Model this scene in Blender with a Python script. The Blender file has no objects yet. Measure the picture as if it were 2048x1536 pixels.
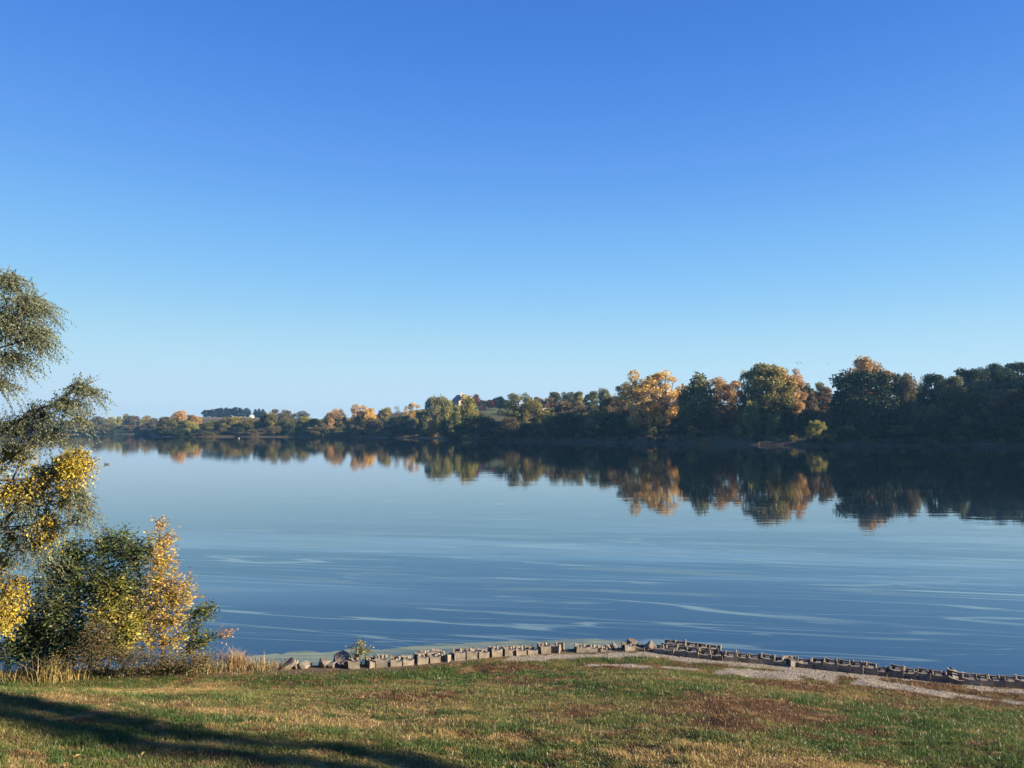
import bpy, math, random
import numpy as np
from mathutils import Vector, Matrix

random.seed(7)
rng = np.random.default_rng(7)
sc = bpy.context.scene
C = bpy.context.scene.collection
R = math.radians

# ------------------------------------------------------------------ camera
EYE = Vector((0.0, 0.0, 5.5))
F = 1518.0                      # focal length in pixels of a 2048 px wide frame
HORIZON = 861.0
PITCH = math.atan((HORIZON - 768.0) / F)
cam_d = bpy.data.cameras.new('camera')
cam = bpy.data.objects.new('camera', cam_d); C.objects.link(cam)
cam.location = EYE
cam.rotation_euler = (R(90) + PITCH, 0, 0)
cam_d.sensor_width = 36.0
cam_d.lens = 36.0 * F / 2048.0
cam_d.clip_start = 0.1
cam_d.clip_end = 20000
sc.camera = cam

# ------------------------------------------------------------------ light
SUN_AZ = (0.930, -0.368)        # horizontal direction towards the sun
SUN_EL = 17.5
world = bpy.data.worlds.new('World'); sc.world = world; world.use_nodes = True
nt = world.node_tree; nt.nodes.clear()
out = nt.nodes.new('ShaderNodeOutputWorld')
bg = nt.nodes.new('ShaderNodeBackground'); bg.inputs['Strength'].default_value = 0.12
sky = nt.nodes.new('ShaderNodeTexSky'); sky.sky_type = 'NISHITA'; sky.sun_disc = False
sky.sun_elevation = R(SUN_EL)
sky.sun_rotation = math.atan2(SUN_AZ[0], SUN_AZ[1])
sky.altitude = 300; sky.air_density = 0.7; sky.dust_density = 0.0; sky.ozone_density = 3.0
EXPOSURE = 1.7
# the phone's tone curve, applied alike to the whole sky
def node(t, **kw):
    n = nt.nodes.new(t)
    for k, v in kw.items(): setattr(n, k, v)
    return n
# multiple scattering evens out the single-scattering phase of the model sky
tcw = node('ShaderNodeTexCoord'); dt = node('ShaderNodeVectorMath', operation='DOT_PRODUCT'); nt.links.new(tcw.outputs['Generated'], dt.inputs[0])
dt.inputs[1].default_value = (SUN_AZ[0] * math.cos(R(SUN_EL)), SUN_AZ[1] * math.cos(R(SUN_EL)), math.sin(R(SUN_EL)))
q1 = node('ShaderNodeMath', operation='MULTIPLY_ADD'); nt.links.new(dt.outputs['Value'], q1.inputs[0]); nt.links.new(dt.outputs['Value'], q1.inputs[1]); q1.inputs[2].default_value = 1.0
q2 = node('ShaderNodeMath', operation='DIVIDE'); q2.inputs[0].default_value = 1.10; nt.links.new(q1.outputs[0], q2.inputs[1])
q3 = node('ShaderNodeMath', operation='POWER'); nt.links.new(q2.outputs[0], q3.inputs[0]); q3.inputs[1].default_value = 0.85
vs = node('ShaderNodeVectorMath', operation='SCALE'); nt.links.new(sky.outputs[0], vs.inputs[0]); nt.links.new(q3.outputs[0], vs.inputs['Scale'])
sep = node('ShaderNodeSeparateColor'); com = node('ShaderNodeCombineColor'); nt.links.new(vs.outputs[0], sep.inputs[0])
CURVES = [[(0, 0), (.057, .047), (.094, .120), (.15, .25), (.29, .50), (.45, .60), (1, .72)],
          [(0, 0), (.115, .184), (.186, .345), (.285, .555), (.48, .755), (.63, .785), (1, .88)],
          [(0, 0), (.12, .38), (.242, .64), (.366, .845), (.507, .93), (.67, .915), (1, .96)]]
for i, pts in enumerate(CURVES):
    m0 = node('ShaderNodeMath', operation='MULTIPLY'); m0.inputs[1].default_value = 0.12; nt.links.new(sep.outputs[i], m0.inputs[0])
    fc_ = node('ShaderNodeFloatCurve'); c_ = fc_.mapping.curves[0]
    for q in pts[1:-1]: c_.points.new(*q)
    c_.points[0].location = pts[0]; c_.points[-1].location = pts[-1]; fc_.mapping.update()
    nt.links.new(m0.outputs[0], fc_.inputs['Value'])
    m1 = node('ShaderNodeMath', operation='MULTIPLY'); m1.inputs[1].default_value = 1.0 / (0.12 * 2 ** EXPOSURE)
    nt.links.new(fc_.outputs[0], m1.inputs[0]); nt.links.new(m1.outputs[0], com.inputs[i])
nt.links.new(com.outputs[0], bg.inputs['Color'])
nt.links.new(bg.outputs[0], out.inputs['Surface'])

sd = bpy.data.lights.new('sun', 'SUN'); sd.energy = 5.0; sd.angle = R(0.5); sd.color = (1.0, 0.83, 0.60)
so = bpy.data.objects.new('sun', sd); C.objects.link(so)
sv = Vector((SUN_AZ[0] * math.cos(R(SUN_EL)), SUN_AZ[1] * math.cos(R(SUN_EL)), math.sin(R(SUN_EL))))
so.rotation_euler = (-sv).to_track_quat('-Z', 'Y').to_euler()
so.location = (60, -20, 40)

sc.view_settings.view_transform = 'Standard'
sc.view_settings.look = 'None'
sc.view_settings.exposure = EXPOSURE
sc.view_settings.gamma = 1.0
sc.view_settings.use_curve_mapping = False
sc.render.engine = 'CYCLES'
sc.cycles.use_denoising = True
sc.cycles.max_bounces = 6
sc.cycles.diffuse_bounces = 3
sc.cycles.glossy_bounces = 3
sc.cycles.transmission_bounces = 3
sc.cycles.caustics_reflective = False
sc.cycles.caustics_refractive = False

# ------------------------------------------------------------------ helpers
cp, sp_ = math.cos(PITCH), math.sin(PITCH)
def ray(px, py):
    a = (px - 1024.0) / F; b = (768.0 - py) / F
    return Vector((a, cp - b * sp_, sp_ + b * cp))
def at(px, py, Y):
    d = ray(px, py); return EYE + d * (Y / d.y)
def on_plane(px, py, z):
    d = ray(px, py); return EYE + d * ((z - EYE.z) / d.z)

def hash2(ix, iy, seed):
    h = (ix.astype(np.int64) * 374761393 + iy.astype(np.int64) * 668265263 + seed * 144665) & 0xffffffff
    h = ((h ^ (h >> 13)) * 1274126177) & 0xffffffff
    h = h ^ (h >> 16)
    return (h & 0xffff) / 65535.0
def vnoise(x, y, seed=0):
    x = np.asarray(x, float); y = np.asarray(y, float)
    ix = np.floor(x); iy = np.floor(y); fx = x - ix; fy = y - iy
    fx = fx * fx * (3 - 2 * fx); fy = fy * fy * (3 - 2 * fy)
    a = hash2(ix, iy, seed); b = hash2(ix + 1, iy, seed); c = hash2(ix, iy + 1, seed); d = hash2(ix + 1, iy + 1, seed)
    return (a * (1 - fx) + b * fx) * (1 - fy) + (c * (1 - fx) + d * fx) * fy
def fbm(x, y, seed=0, o=4):
    s = 0; a = 1; t = 0
    for k in range(o):
        s = s + a * vnoise(x * 2 ** k, y * 2 ** k, seed + 17 * k); t += a; a *= 0.5
    return s / t
def smooth(e0, e1, x):
    t = np.clip((x - e0) / (e1 - e0), 0, 1); return t * t * (3 - 2 * t)

def tag(o, label=None, cat=None, group=None, kind=None):
    if label: o['label'] = label
    if cat: o['category'] = cat
    if group: o['group'] = group
    if kind: o['kind'] = kind
    return o
def link(name, me, mat=None, parent=None):
    o = bpy.data.objects.new(name, me); C.objects.link(o)
    if mat is not None and me is not None and len(me.materials) == 0: me.materials.append(mat)
    if parent is not None: o.parent = parent
    return o
def empty(name, loc, rz=0.0, scale=(1, 1, 1)):
    o = bpy.data.objects.new(name, None); C.objects.link(o)
    o.location = loc; o.rotation_euler = (0, 0, rz); o.scale = scale; o.empty_display_size = 0.2
    return o
def mesh_np(name, V, Fc, smooth_shade=False, attrs=None):
    """V (n,3); Fc (m,k) faces of equal size; attrs {name: (domain, type, array)}"""
    me = bpy.data.meshes.new(name)
    V = np.ascontiguousarray(V, dtype=np.float32); Fc = np.ascontiguousarray(Fc, dtype=np.int32)
    m, k = Fc.shape
    me.vertices.add(len(V)); me.vertices.foreach_set('co', V.ravel())
    me.loops.add(m * k); me.loops.foreach_set('vertex_index', Fc.ravel())
    me.polygons.add(m)
    me.polygons.foreach_set('loop_start', np.arange(0, m * k, k, dtype=np.int32))
    if smooth_shade: me.polygons.foreach_set('use_smooth', np.ones(m, dtype=bool))
    for nme, (dom, typ, arr) in (attrs or {}).items():
        at_ = me.attributes.new(nme, typ, dom)
        arr = np.ascontiguousarray(arr, dtype=np.float32)
        at_.data.foreach_set('color' if typ == 'FLOAT_COLOR' else 'value', arr.ravel())
    me.update(calc_edges=True)
    return me

class MB:
    """collects simple shapes into one mesh (tris and quads)"""
    def __init__(s): s.v = []; s.f = []
    def add(s, verts, faces):
        b = len(s.v); s.v += [tuple(v) for v in verts]; s.f += [tuple(i + b for i in f) for f in faces]
    def box(s, x0, x1, y0, y1, z0, z1):
        s.add([(x0, y0, z0), (x1, y0, z0), (x1, y1, z0), (x0, y1, z0), (x0, y0, z1), (x1, y0, z1), (x1, y1, z1), (x0, y1, z1)],
              [(0, 3, 2, 1), (4, 5, 6, 7), (0, 1, 5, 4), (1, 2, 6, 5), (2, 3, 7, 6), (3, 0, 4, 7)])
    def prism(s, poly, y0, y1):
        """poly: list of (x,z) counter-clockwise seen from -y"""
        n = len(poly)
        s.add([(x, y0, z) for x, z in poly] + [(x, y1, z) for x, z in poly],
              [tuple(range(n)), tuple(range(2 * n - 1, n - 1, -1))] + [(i, n + i, n + (i + 1) % n, (i + 1) % n) for i in range(n)])
    def tube(s, pts, radii, n=6):
        pts = [Vector(p) for p in pts]; b = len(s.v)
        up = Vector((0.13, 0.21, 0.97))
        for i, p in enumerate(pts):
            d = (pts[min(i + 1, len(pts) - 1)] - pts[max(i - 1, 0)]).normalized()
            a = d.cross(up)
            if a.length < 1e-3: a = d.cross(Vector((1, 0, 0)))
            a.normalize(); c = d.cross(a)
            for k in range(n):
                t = 2 * math.pi * k / n
                s.v.append(tuple(p + (a * math.cos(t) + c * math.sin(t)) * radii[i]))
        for i in range(len(pts) - 1):
            for k in range(n):
                s.f.append((b + i * n + k, b + i * n + (k + 1) % n, b + (i + 1) * n + (k + 1) % n, b + (i + 1) * n + k))
        s.f.append(tuple(b + k for k in range(n - 1, -1, -1)))
        s.f.append(tuple(b + (len(pts) - 1) * n + k for k in range(n)))
    def mesh(s, name, smooth_shade=False):
        me = bpy.data.meshes.new(name); me.from_pydata(s.v, [], s.f)
        if smooth_shade: me.polygons.foreach_set('use_smooth', [True] * len(me.polygons))
        me.update(); return me

# ------------------------------------------------------------------ materials
def new_mat(name):
    m = bpy.data.materials.new(name); m.use_nodes = True
    m.node_tree.nodes.clear(); return m, m.node_tree
def N(nt, typ, **kw):
    n = nt.nodes.new(typ)
    for k, v in kw.items():
        if k in n.inputs: n.inputs[k].default_value = v
        else: setattr(n, k, v)
    return n
def ramp(nt, stops):
    r = nt.nodes.new('ShaderNodeValToRGB'); e = r.color_ramp.elements
    e[0].position, e[0].color = stops[0][0], (*stops[0][1], 1)
    e[1].position, e[1].color = stops[1][0], (*stops[1][1], 1)
    for p, c in stops[2:]:
        x = e.new(p); x.color = (*c, 1)
    return r
def rough_mat(name, c1, c2, scale=6.0, rough=0.9, bump=0.3, bscale=30.0, bdist=0.01):
    m, nt = new_mat(name); L = nt.links
    o = N(nt, 'ShaderNodeOutputMaterial'); p = N(nt, 'ShaderNodeBsdfPrincipled', Roughness=rough)
    p.inputs['Specular IOR Level'].default_value = 0.25
    tc = N(nt, 'ShaderNodeTexCoord'); oi = N(nt, 'ShaderNodeObjectInfo')
    va = N(nt, 'ShaderNodeVectorMath', operation='ADD'); L.new(tc.outputs['Object'], va.inputs[0]); L.new(oi.outputs['Location'], va.inputs[1])
    n1 = N(nt, 'ShaderNodeTexNoise', Scale=scale, Detail=6.0); L.new(va.outputs[0], n1.inputs['Vector'])
    r = ramp(nt, [(0.3, c1), (0.7, c2)]); L.new(n1.outputs['Fac'], r.inputs['Fac'])
    hv = N(nt, 'ShaderNodeHueSaturation'); L.new(r.outputs['Color'], hv.inputs['Color'])
    mr = N(nt, 'ShaderNodeMapRange'); mr.inputs['To Min'].default_value = 0.75; mr.inputs['To Max'].default_value = 1.25
    L.new(oi.outputs['Random'], mr.inputs['Value']); L.new(mr.outputs[0], hv.inputs['Value'])
    L.new(hv.outputs[0], p.inputs['Base Color'])
    n2 = N(nt, 'ShaderNodeTexNoise', Scale=bscale, Detail=5.0); L.new(va.outputs[0], n2.inputs['Vector'])
    b = N(nt, 'ShaderNodeBump', Strength=bump, Distance=bdist); L.new(n2.outputs['Fac'], b.inputs['Height'])
    L.new(b.outputs[0], p.inputs['Normal']); L.new(p.outputs[0], o.inputs['Surface'])
    return m
def leaf_mat(name, c1, c2, c3=None, transl=0.3, vary=0.25):
    """leaves: colour picked per leaf (attribute rnd), shifted per object"""
    m, nt = new_mat(name); L = nt.links
    o = N(nt, 'ShaderNodeOutputMaterial')
    a = N(nt, 'ShaderNodeAttribute', attribute_name='rnd')
    st = [(0.15, c1), (0.75, c2)] + ([(0.97, c3)] if c3 else [])
    r = ramp(nt, st); L.new(a.outputs['Fac'], r.inputs['Fac'])
    oi = N(nt, 'ShaderNodeObjectInfo')
    mr = N(nt, 'ShaderNodeMapRange'); mr.inputs['To Min'].default_value = 1 - vary; mr.inputs['To Max'].default_value = 1 + vary
    L.new(oi.outputs['Random'], mr.inputs['Value'])
    hv = N(nt, 'ShaderNodeHueSaturation'); L.new(r.outputs['Color'], hv.inputs['Color']); L.new(mr.outputs[0], hv.inputs['Value'])
    d = N(nt, 'ShaderNodeBsdfDiffuse'); t = N(nt, 'ShaderNodeBsdfTranslucent'); g = N(nt, 'ShaderNodeBsdfGlossy', Roughness=0.45)
    L.new(hv.outputs[0], d.inputs['Color']); L.new(hv.outputs[0], t.inputs['Color'])
    mx = N(nt, 'ShaderNodeMixShader'); mx.inputs[0].default_value = transl
    L.new(d.outputs[0], mx.inputs[1]); L.new(t.outputs[0], mx.inputs[2])
    m2 = N(nt, 'ShaderNodeMixShader'); m2.inputs[0].default_value = 0.012
    L.new(mx.outputs[0], m2.inputs[1]); L.new(g.outputs[0], m2.inputs[2])
    L.new(m2.outputs[0], o.inputs['Surface'])
    return m
M = {}
M['bark'] = rough_mat('bark', (0.06, 0.045, 0.035), (0.14, 0.11, 0.085), 8, 0.95, 0.6, 25, 0.02)
M['twig'] = rough_mat('twig', (0.09, 0.06, 0.04), (0.17, 0.12, 0.08), 8, 0.95, 0.2, 40, 0.004)
M['concrete'] = rough_mat('concrete', (0.115, 0.10, 0.082), (0.235, 0.205, 0.165), 9, 0.95, 0.5, 60, 0.006)
M['rock'] = rough_mat('rock', (0.08, 0.07, 0.06), (0.24, 0.20, 0.155), 5, 0.95, 0.6, 30, 0.02)
M['roof'] = rough_mat('roof', (0.12, 0.10, 0.10), (0.18, 0.16, 0.15), 3, 0.9, 0.2, 20)
M['wall'] = rough_mat('wall_render', (0.36, 0.27, 0.22), (0.42, 0.33, 0.27), 3, 0.9, 0.1, 20)
M['white'] = rough_mat('white_paint', (0.72, 0.72, 0.70), (0.80, 0.80, 0.78), 3, 0.7, 0.1, 20)
M['redpaint'] = rough_mat('red_paint', (0.42, 0.09, 0.05), (0.5, 0.13, 0.07), 3, 0.7, 0.1, 20)
M['glass'] = rough_mat('window_glass', (0.03, 0.035, 0.04), (0.05, 0.055, 0.06), 3, 0.15, 0.0, 20)
M['feather'] = rough_mat('feather', (0.05, 0.045, 0.04), (0.10, 0.09, 0.08), 12, 0.8, 0.1, 20)
M['beak'] = rough_mat('beak', (0.20, 0.12, 0.03), (0.24, 0.15, 0.04), 12, 0.6, 0.0, 20)

M['olive'] = leaf_mat('leaves_olive', (0.085, 0.097, 0.035), (0.19, 0.19, 0.07), (0.31, 0.28, 0.11), 0.42)
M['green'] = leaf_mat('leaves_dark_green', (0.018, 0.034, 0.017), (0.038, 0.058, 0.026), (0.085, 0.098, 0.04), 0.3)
M['yellowgreen'] = leaf_mat('leaves_yellow_green', (0.17, 0.175, 0.05), (0.34, 0.31, 0.09), (0.47, 0.4, 0.13), 0.45)
M['gold'] = leaf_mat('leaves_gold', (0.34, 0.235, 0.075), (0.62, 0.43, 0.13), (0.72, 0.53, 0.18), 0.52)
M['orange'] = leaf_mat('leaves_orange', (0.27, 0.175, 0.08), (0.5, 0.32, 0.135), (0.62, 0.42, 0.18), 0.5)
M['goldolive'] = leaf_mat('leaves_gold_olive', (0.12, 0.12, 0.042), (0.25, 0.22, 0.07), (0.55, 0.38, 0.11), 0.44)
M['rust'] = leaf_mat('leaves_rust', (0.11, 0.075, 0.042), (0.23, 0.145, 0.07), (0.34, 0.21, 0.1), 0.38)
M['brown'] = leaf_mat('leaves_brown', (0.075, 0.064, 0.038), (0.16, 0.13, 0.07), (0.25, 0.19, 0.1), 0.35)
M['red'] = leaf_mat('leaves_red', (0.11, 0.022, 0.02), (0.2, 0.045, 0.034), (0.28, 0.08, 0.05), 0.35)
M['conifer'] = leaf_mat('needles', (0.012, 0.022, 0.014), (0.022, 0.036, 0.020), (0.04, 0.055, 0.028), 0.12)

def vcol_leaf_mat(name, transl=0.3, gloss=0.05):
    m, nt = new_mat(name); L = nt.links
    o = N(nt, 'ShaderNodeOutputMaterial')
    a = N(nt, 'ShaderNodeAttribute', attribute_name='col')
    d = N(nt, 'ShaderNodeBsdfDiffuse'); t = N(nt, 'ShaderNodeBsdfTranslucent'); g = N(nt, 'ShaderNodeBsdfGlossy', Roughness=0.42)
    L.new(a.outputs['Color'], d.inputs['Color']); L.new(a.outputs['Color'], t.inputs['Color'])
    mx = N(nt, 'ShaderNodeMixShader'); mx.inputs[0].default_value = transl
    L.new(d.outputs[0], mx.inputs[1]); L.new(t.outputs[0], mx.inputs[2])
    m2 = N(nt, 'ShaderNodeMixShader'); m2.inputs[0].default_value = gloss
    L.new(mx.outputs[0], m2.inputs[1]); L.new(g.outputs[0], m2.inputs[2])
    L.new(m2.outputs[0], o.inputs['Surface'])
    return m
M['leaf'] = vcol_leaf_mat('leaf_colours', 0.38, 0.018)
M['grass'] = vcol_leaf_mat('grass_colours', 0.3, 0.03)

def ground_mat(name, bscale, bdist, nscale, amount):
    m, nt = new_mat(name); L = nt.links
    o = N(nt, 'ShaderNodeOutputMaterial'); p = N(nt, 'ShaderNodeBsdfPrincipled', Roughness=1.0)
    p.inputs['Specular IOR Level'].default_value = 0.1
    a = N(nt, 'ShaderNodeAttribute', attribute_name='col')
    g = N(nt, 'ShaderNodeNewGeometry')
    n1 = N(nt, 'ShaderNodeTexNoise', Scale=nscale, Detail=8.0, Roughness=0.7); L.new(g.outputs['Position'], n1.inputs['Vector'])
    mr = N(nt, 'ShaderNodeMapRange'); mr.inputs['From Min'].default_value = 0.3; mr.inputs['From Max'].default_value = 0.7
    mr.inputs['To Min'].default_value = 1 - amount; mr.inputs['To Max'].default_value = 1 + amount
    L.new(n1.outputs['Fac'], mr.inputs['Value'])
    hv = N(nt, 'ShaderNodeHueSaturation'); L.new(a.outputs['Color'], hv.inputs['Color']); L.new(mr.outputs[0], hv.inputs['Value'])
    L.new(hv.outputs[0], p.inputs['Base Color'])
    n2 = N(nt, 'ShaderNodeTexNoise', Scale=bscale, Detail=5.0); L.new(g.outputs['Position'], n2.inputs['Vector'])
    b = N(nt, 'ShaderNodeBump', Strength=0.6, Distance=bdist); L.new(n2.outputs['Fac'], b.inputs['Height'])
    L.new(b.outputs[0], p.inputs['Normal']); L.new(p.outputs[0], o.inputs['Surface'])
    return m
M['lawn'] = ground_mat('lawn_soil', 40.0, 0.03, 22.0, 0.45)
M['far_ground'] = ground_mat('far_ground', 0.8, 0.5, 0.35, 0.35)

# ------------------------------------------------------------------ near bank terrain
WALL_Z = 0.45
wl_px = [(-700, 1370), (-300, 1362), (0, 1350), (300, 1342), (580, 1336), (700, 1334), (800, 1328), (900, 1319), (1000, 1309), (1100, 1303),
         (1200, 1300), (1290, 1298), (1320, 1303), (1400, 1313), (1500, 1322), (1600, 1331), (1700, 1341), (1800, 1351), (1900, 1362),
         (2048, 1373), (2300, 1400), (2700, 1450), (3300, 1560)]
WL = np.array([[*on_plane(x, y, WALL_Z)[:2]] for x, y in wl_px])
WL = WL[np.argsort(WL[:, 0])]
def wall_y(x): return np.interp(x, WL[:, 0], WL[:, 1])
def bank_z(x, y):
    x = np.asarray(x, float); y = np.asarray(y, float)
    d = wall_y(x) - y
    up = np.where(d > 1.3, 0.198 * (d - 1.3), 0.0)
    up = up * (1 - 0.25 * smooth(14, 40, d))
    side = 0.085 * np.maximum(0, -x) * smooth(1.0, 6.0, d)
    z = WALL_Z + up + side + 0.015 * np.clip(d, 0, 1.3)
    z = z + (fbm(x * 0.5, y * 0.5, 3) - 0.5) * 0.16 * smooth(0.2, 2.0, d) + (fbm(x * 2.4, y * 2.4, 5) - 0.5) * 0.06 * smooth(0.1, 1.0, d)
    drop = smooth(0.15, 0.9, -d)
    z = z * (1 - drop) + (-0.7) * drop
    return z
def on_bank(px, py):
    d = ray(px, py)
    lo, hi = 2.0, 40.0
    t = np.linspace(lo, hi, 4000)
    X, Y, Z = d.x * t, d.y * t, EYE.z + d.z * t
    g = bank_z(X, Y); i = np.argmax(Z < g)
    return Vector((float(X[i]), float(Y[i]), float(g[i])))

# lawn colours: world-space patches of dead, brown and green turf, gravel strips along the wall
GREEN = np.array([0.060, 0.105, 0.024]); OLIVE = np.array([0.15, 0.145, 0.045]); TAN = np.array([0.33, 0.235, 0.095])
BROWN = np.array([0.115, 0.060, 0.030]); SOIL = np.array([0.16, 0.12, 0.085]); GRAVEL = np.array([0.29, 0.255, 0.20])
def ell(px, py, rx, ry):
    c = on_bank(px, py); a = on_bank(px + rx, py); b = on_bank(px, py - ry); b2 = on_bank(px, py + min(ry, 1600 - py))
    return (c.x, c.y, max(0.2, abs(a.x - c.x)), max(0.12, 0.5 * (b - b2).length))
TAN_P = [ell(*e) + (s,) for e, s in [((330, 1383, 90, 12), .9), ((120, 1395, 160, 8), .9), ((500, 1425, 260, 10), .7), ((250, 1440, 240, 12), .4), ((750, 1450, 260, 12), .7),
         ((1000, 1478, 260, 16), .6), ((1330, 1510, 110, 24), .8), ((1560, 1528, 170, 26), 1.0), ((1400, 1495, 60, 12), .8), ((880, 1415, 120, 10), .6),
         ((1130, 1430, 80, 9), .5), ((430, 1490, 200, 14), .5), ((650, 1520, 180, 16), .5), ((60, 1525, 160, 22), .45), ((1690, 1390, 60, 7), .6), ((700, 1425, 100, 8), .6)]]
BROWN_P = [ell(*e) + (s,) for e, s in [((1500, 1415, 150, 22), 1.0), ((1450, 1445, 90, 16), .9), ((1010, 1340, 90, 10), .9), ((820, 1395, 160, 14), .7), ((1600, 1370, 90, 10), .9),
          ((1180, 1415, 70, 12), .6), ((1300, 1460, 80, 10), .5), ((1900, 1365, 120, 8), .8), ((1250, 1335, 120, 6), .9), ((600, 1380, 120, 10), .5),
          ((1700, 1440, 80, 10), .4), ((1060, 1360, 90, 10), .5), ((1800, 1410, 90, 8), .5), ((1500, 1330, 160, 5), .6), ((1780, 1356, 80, 6), .7)]]
GREEN_P = [ell(*e) + (s,) for e, s in [((900, 1350, 330, 18), .9), ((1200, 1375, 200, 18), .7), ((1850, 1480, 220, 60), .9), ((1650, 1490, 100, 26), .8), ((420, 1360, 260, 10), .7),
          ((150, 1420, 200, 14), .6), ((1330, 1390, 100, 14), .8), ((650, 1435, 180, 8), .6), ((1280, 1325, 90, 4), .9), ((1950, 1430, 140, 18), .8), ((260, 1470, 250, 18), .6), ((1400, 1330, 80, 4), .7)]]
GRAV_L = []
for pts, r in [([(1030, 1318), (1150, 1312), (1290, 1308), (1420, 1322), (1520, 1333), (1640, 1344), (1740, 1353)], 0.22),
               ([(1470, 1343), (1560, 1347), (1650, 1351)], 0.28), ([(1440, 1345), (1530, 1349), (1600, 1357)], 0.16),
               ([(1720, 1365), (1800, 1376), (1900, 1388), (2060, 1406), (2300, 1440)], 0.21),
               ([(1180, 1330), (1290, 1334)], 0.11), ([(1330, 1335), (1390, 1339)], 0.10), ([(1960, 1376), (2060, 1386), (2300, 1412)], 0.2),
               ([(1330, 1308), (1440, 1319), (1560, 1331), (1700, 1346), (1850, 1362)], 0.13)]:
    GRAV_L.append((np.array([[*on_bank(x, y)[:2]] for x, y in pts]), r))
def patch(x, y, P):
    w = np.zeros_like(x)
    for cx, cy, rx, ry, s in P:
        q = ((x - cx) / rx) ** 2 + ((y - cy) / ry) ** 2
        w = np.maximum(w, s * np.exp(-q * 0.9))
    return w
def gravel_mask(x, y):
    best = np.full_like(x, 9.0)
    for pts, r in GRAV_L:
        for a, b in zip(pts[:-1], pts[1:]):
            ab = b - a; t = np.clip(((x - a[0]) * ab[0] + (y - a[1]) * ab[1]) / (ab @ ab), 0, 1)
            dd = np.hypot(x - a[0] - ab[0] * t, y - a[1] - ab[1] * t) / r
            best = np.minimum(best, dd)
    best = best + (fbm(x * 2.2, y * 2.2, 31) - 0.5) * 2.6 + (fbm(x * 9, y * 9, 37) - 0.5) * 0.6
    return 1 - smooth(0.75, 1.15, best)
def lawn_col(x, y):
    n1 = fbm(x * 0.9, y * 1.6, 11, 5); n2 = fbm(x * 3.1, y * 4.5, 13, 4); n3 = fbm(x * 8, y * 8, 19, 3)
    t = np.clip((n1 - 0.5) * 4.0 + (n2 - 0.5) * 2.4 + 0.45, 0, 1)
    c = OLIVE * (1 - t[:, None]) + GREEN * t[:, None]
    def mixin(c, w, col): w = np.clip(w, 0, 1)[:, None]; return c * (1 - w) + col * w
    jit = (n2 - 0.5) * 1.1 + (n3 - 0.5) * 0.8
    c = mixin(c, smooth(0.2, 0.6, patch(x, y, GREEN_P) + jit * 0.7) * 0.9, GREEN)
    c = mixin(c, smooth(0.25, 0.62, patch(x, y, TAN_P) + jit) * 0.9, TAN)
    c = mixin(c, smooth(0.22, 0.62, patch(x, y, BROWN_P) + jit) * 0.95, BROWN)
    c = mixin(c, smooth(0.60, 0.74, n2 + (n3 - .5) * .5) * 0.7, TAN * 0.85)
    c = mixin(c, smooth(0.60, 0.76, fbm(x * 2, y * 3.3, 23) + (n3 - .5) * .5) * 0.75, BROWN)
    d = wall_y(x) - y
    base = 1 - smooth(0.15, 0.55, d + (n2 - .5) * .7)
    c = mixin(c, base * 0.9, SOIL)
    c = c * (0.8 + 0.4 * n3)[:, None]
    return c

xs = np.concatenate([np.arange(-90, -15, 2.5), np.arange(-15, 15, 0.075), np.arange(15, 90, 2.5)])
ys = np.concatenate([np.arange(-90, 5, 2.5), np.arange(5, 20.0, 0.07)])
# beyond the fine strip the shore line leaves the grid, so rows follow the wall there
gx, gy = np.meshgrid(xs, ys)
lim = wall_y(gx) + 1.1
gy = np.minimum(gy, np.maximum(lim, -89))
gz = bank_z(gx.ravel(), gy.ravel()).reshape(gx.shape)
fx, fy = gx.ravel(), gy.ravel()
gm = gravel_mask(fx, fy)
col = lawn_col(fx, fy) * 0.72
gcol = GRAVEL * (0.8 + 0.4 * fbm(fx * 7, fy * 7, 41))[:, None]
col = col * (1 - gm[:, None]) + gcol * gm[:, None]
nx, ny = len(xs), len(ys)
idx = np.arange(nx * ny).reshape(ny, nx)
quads = np.stack([idx[:-1, :-1], idx[:-1, 1:], idx[1:, 1:], idx[1:, :-1]], -1).reshape(-1, 4)
me = mesh_np('ground', np.stack([fx, fy, gz.ravel()], 1), quads, True, {'col': ('POINT', 'FLOAT_COLOR', np.c_[col, np.ones(len(col))])})
tag(link('ground', me, M['lawn']), kind='structure')

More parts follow.
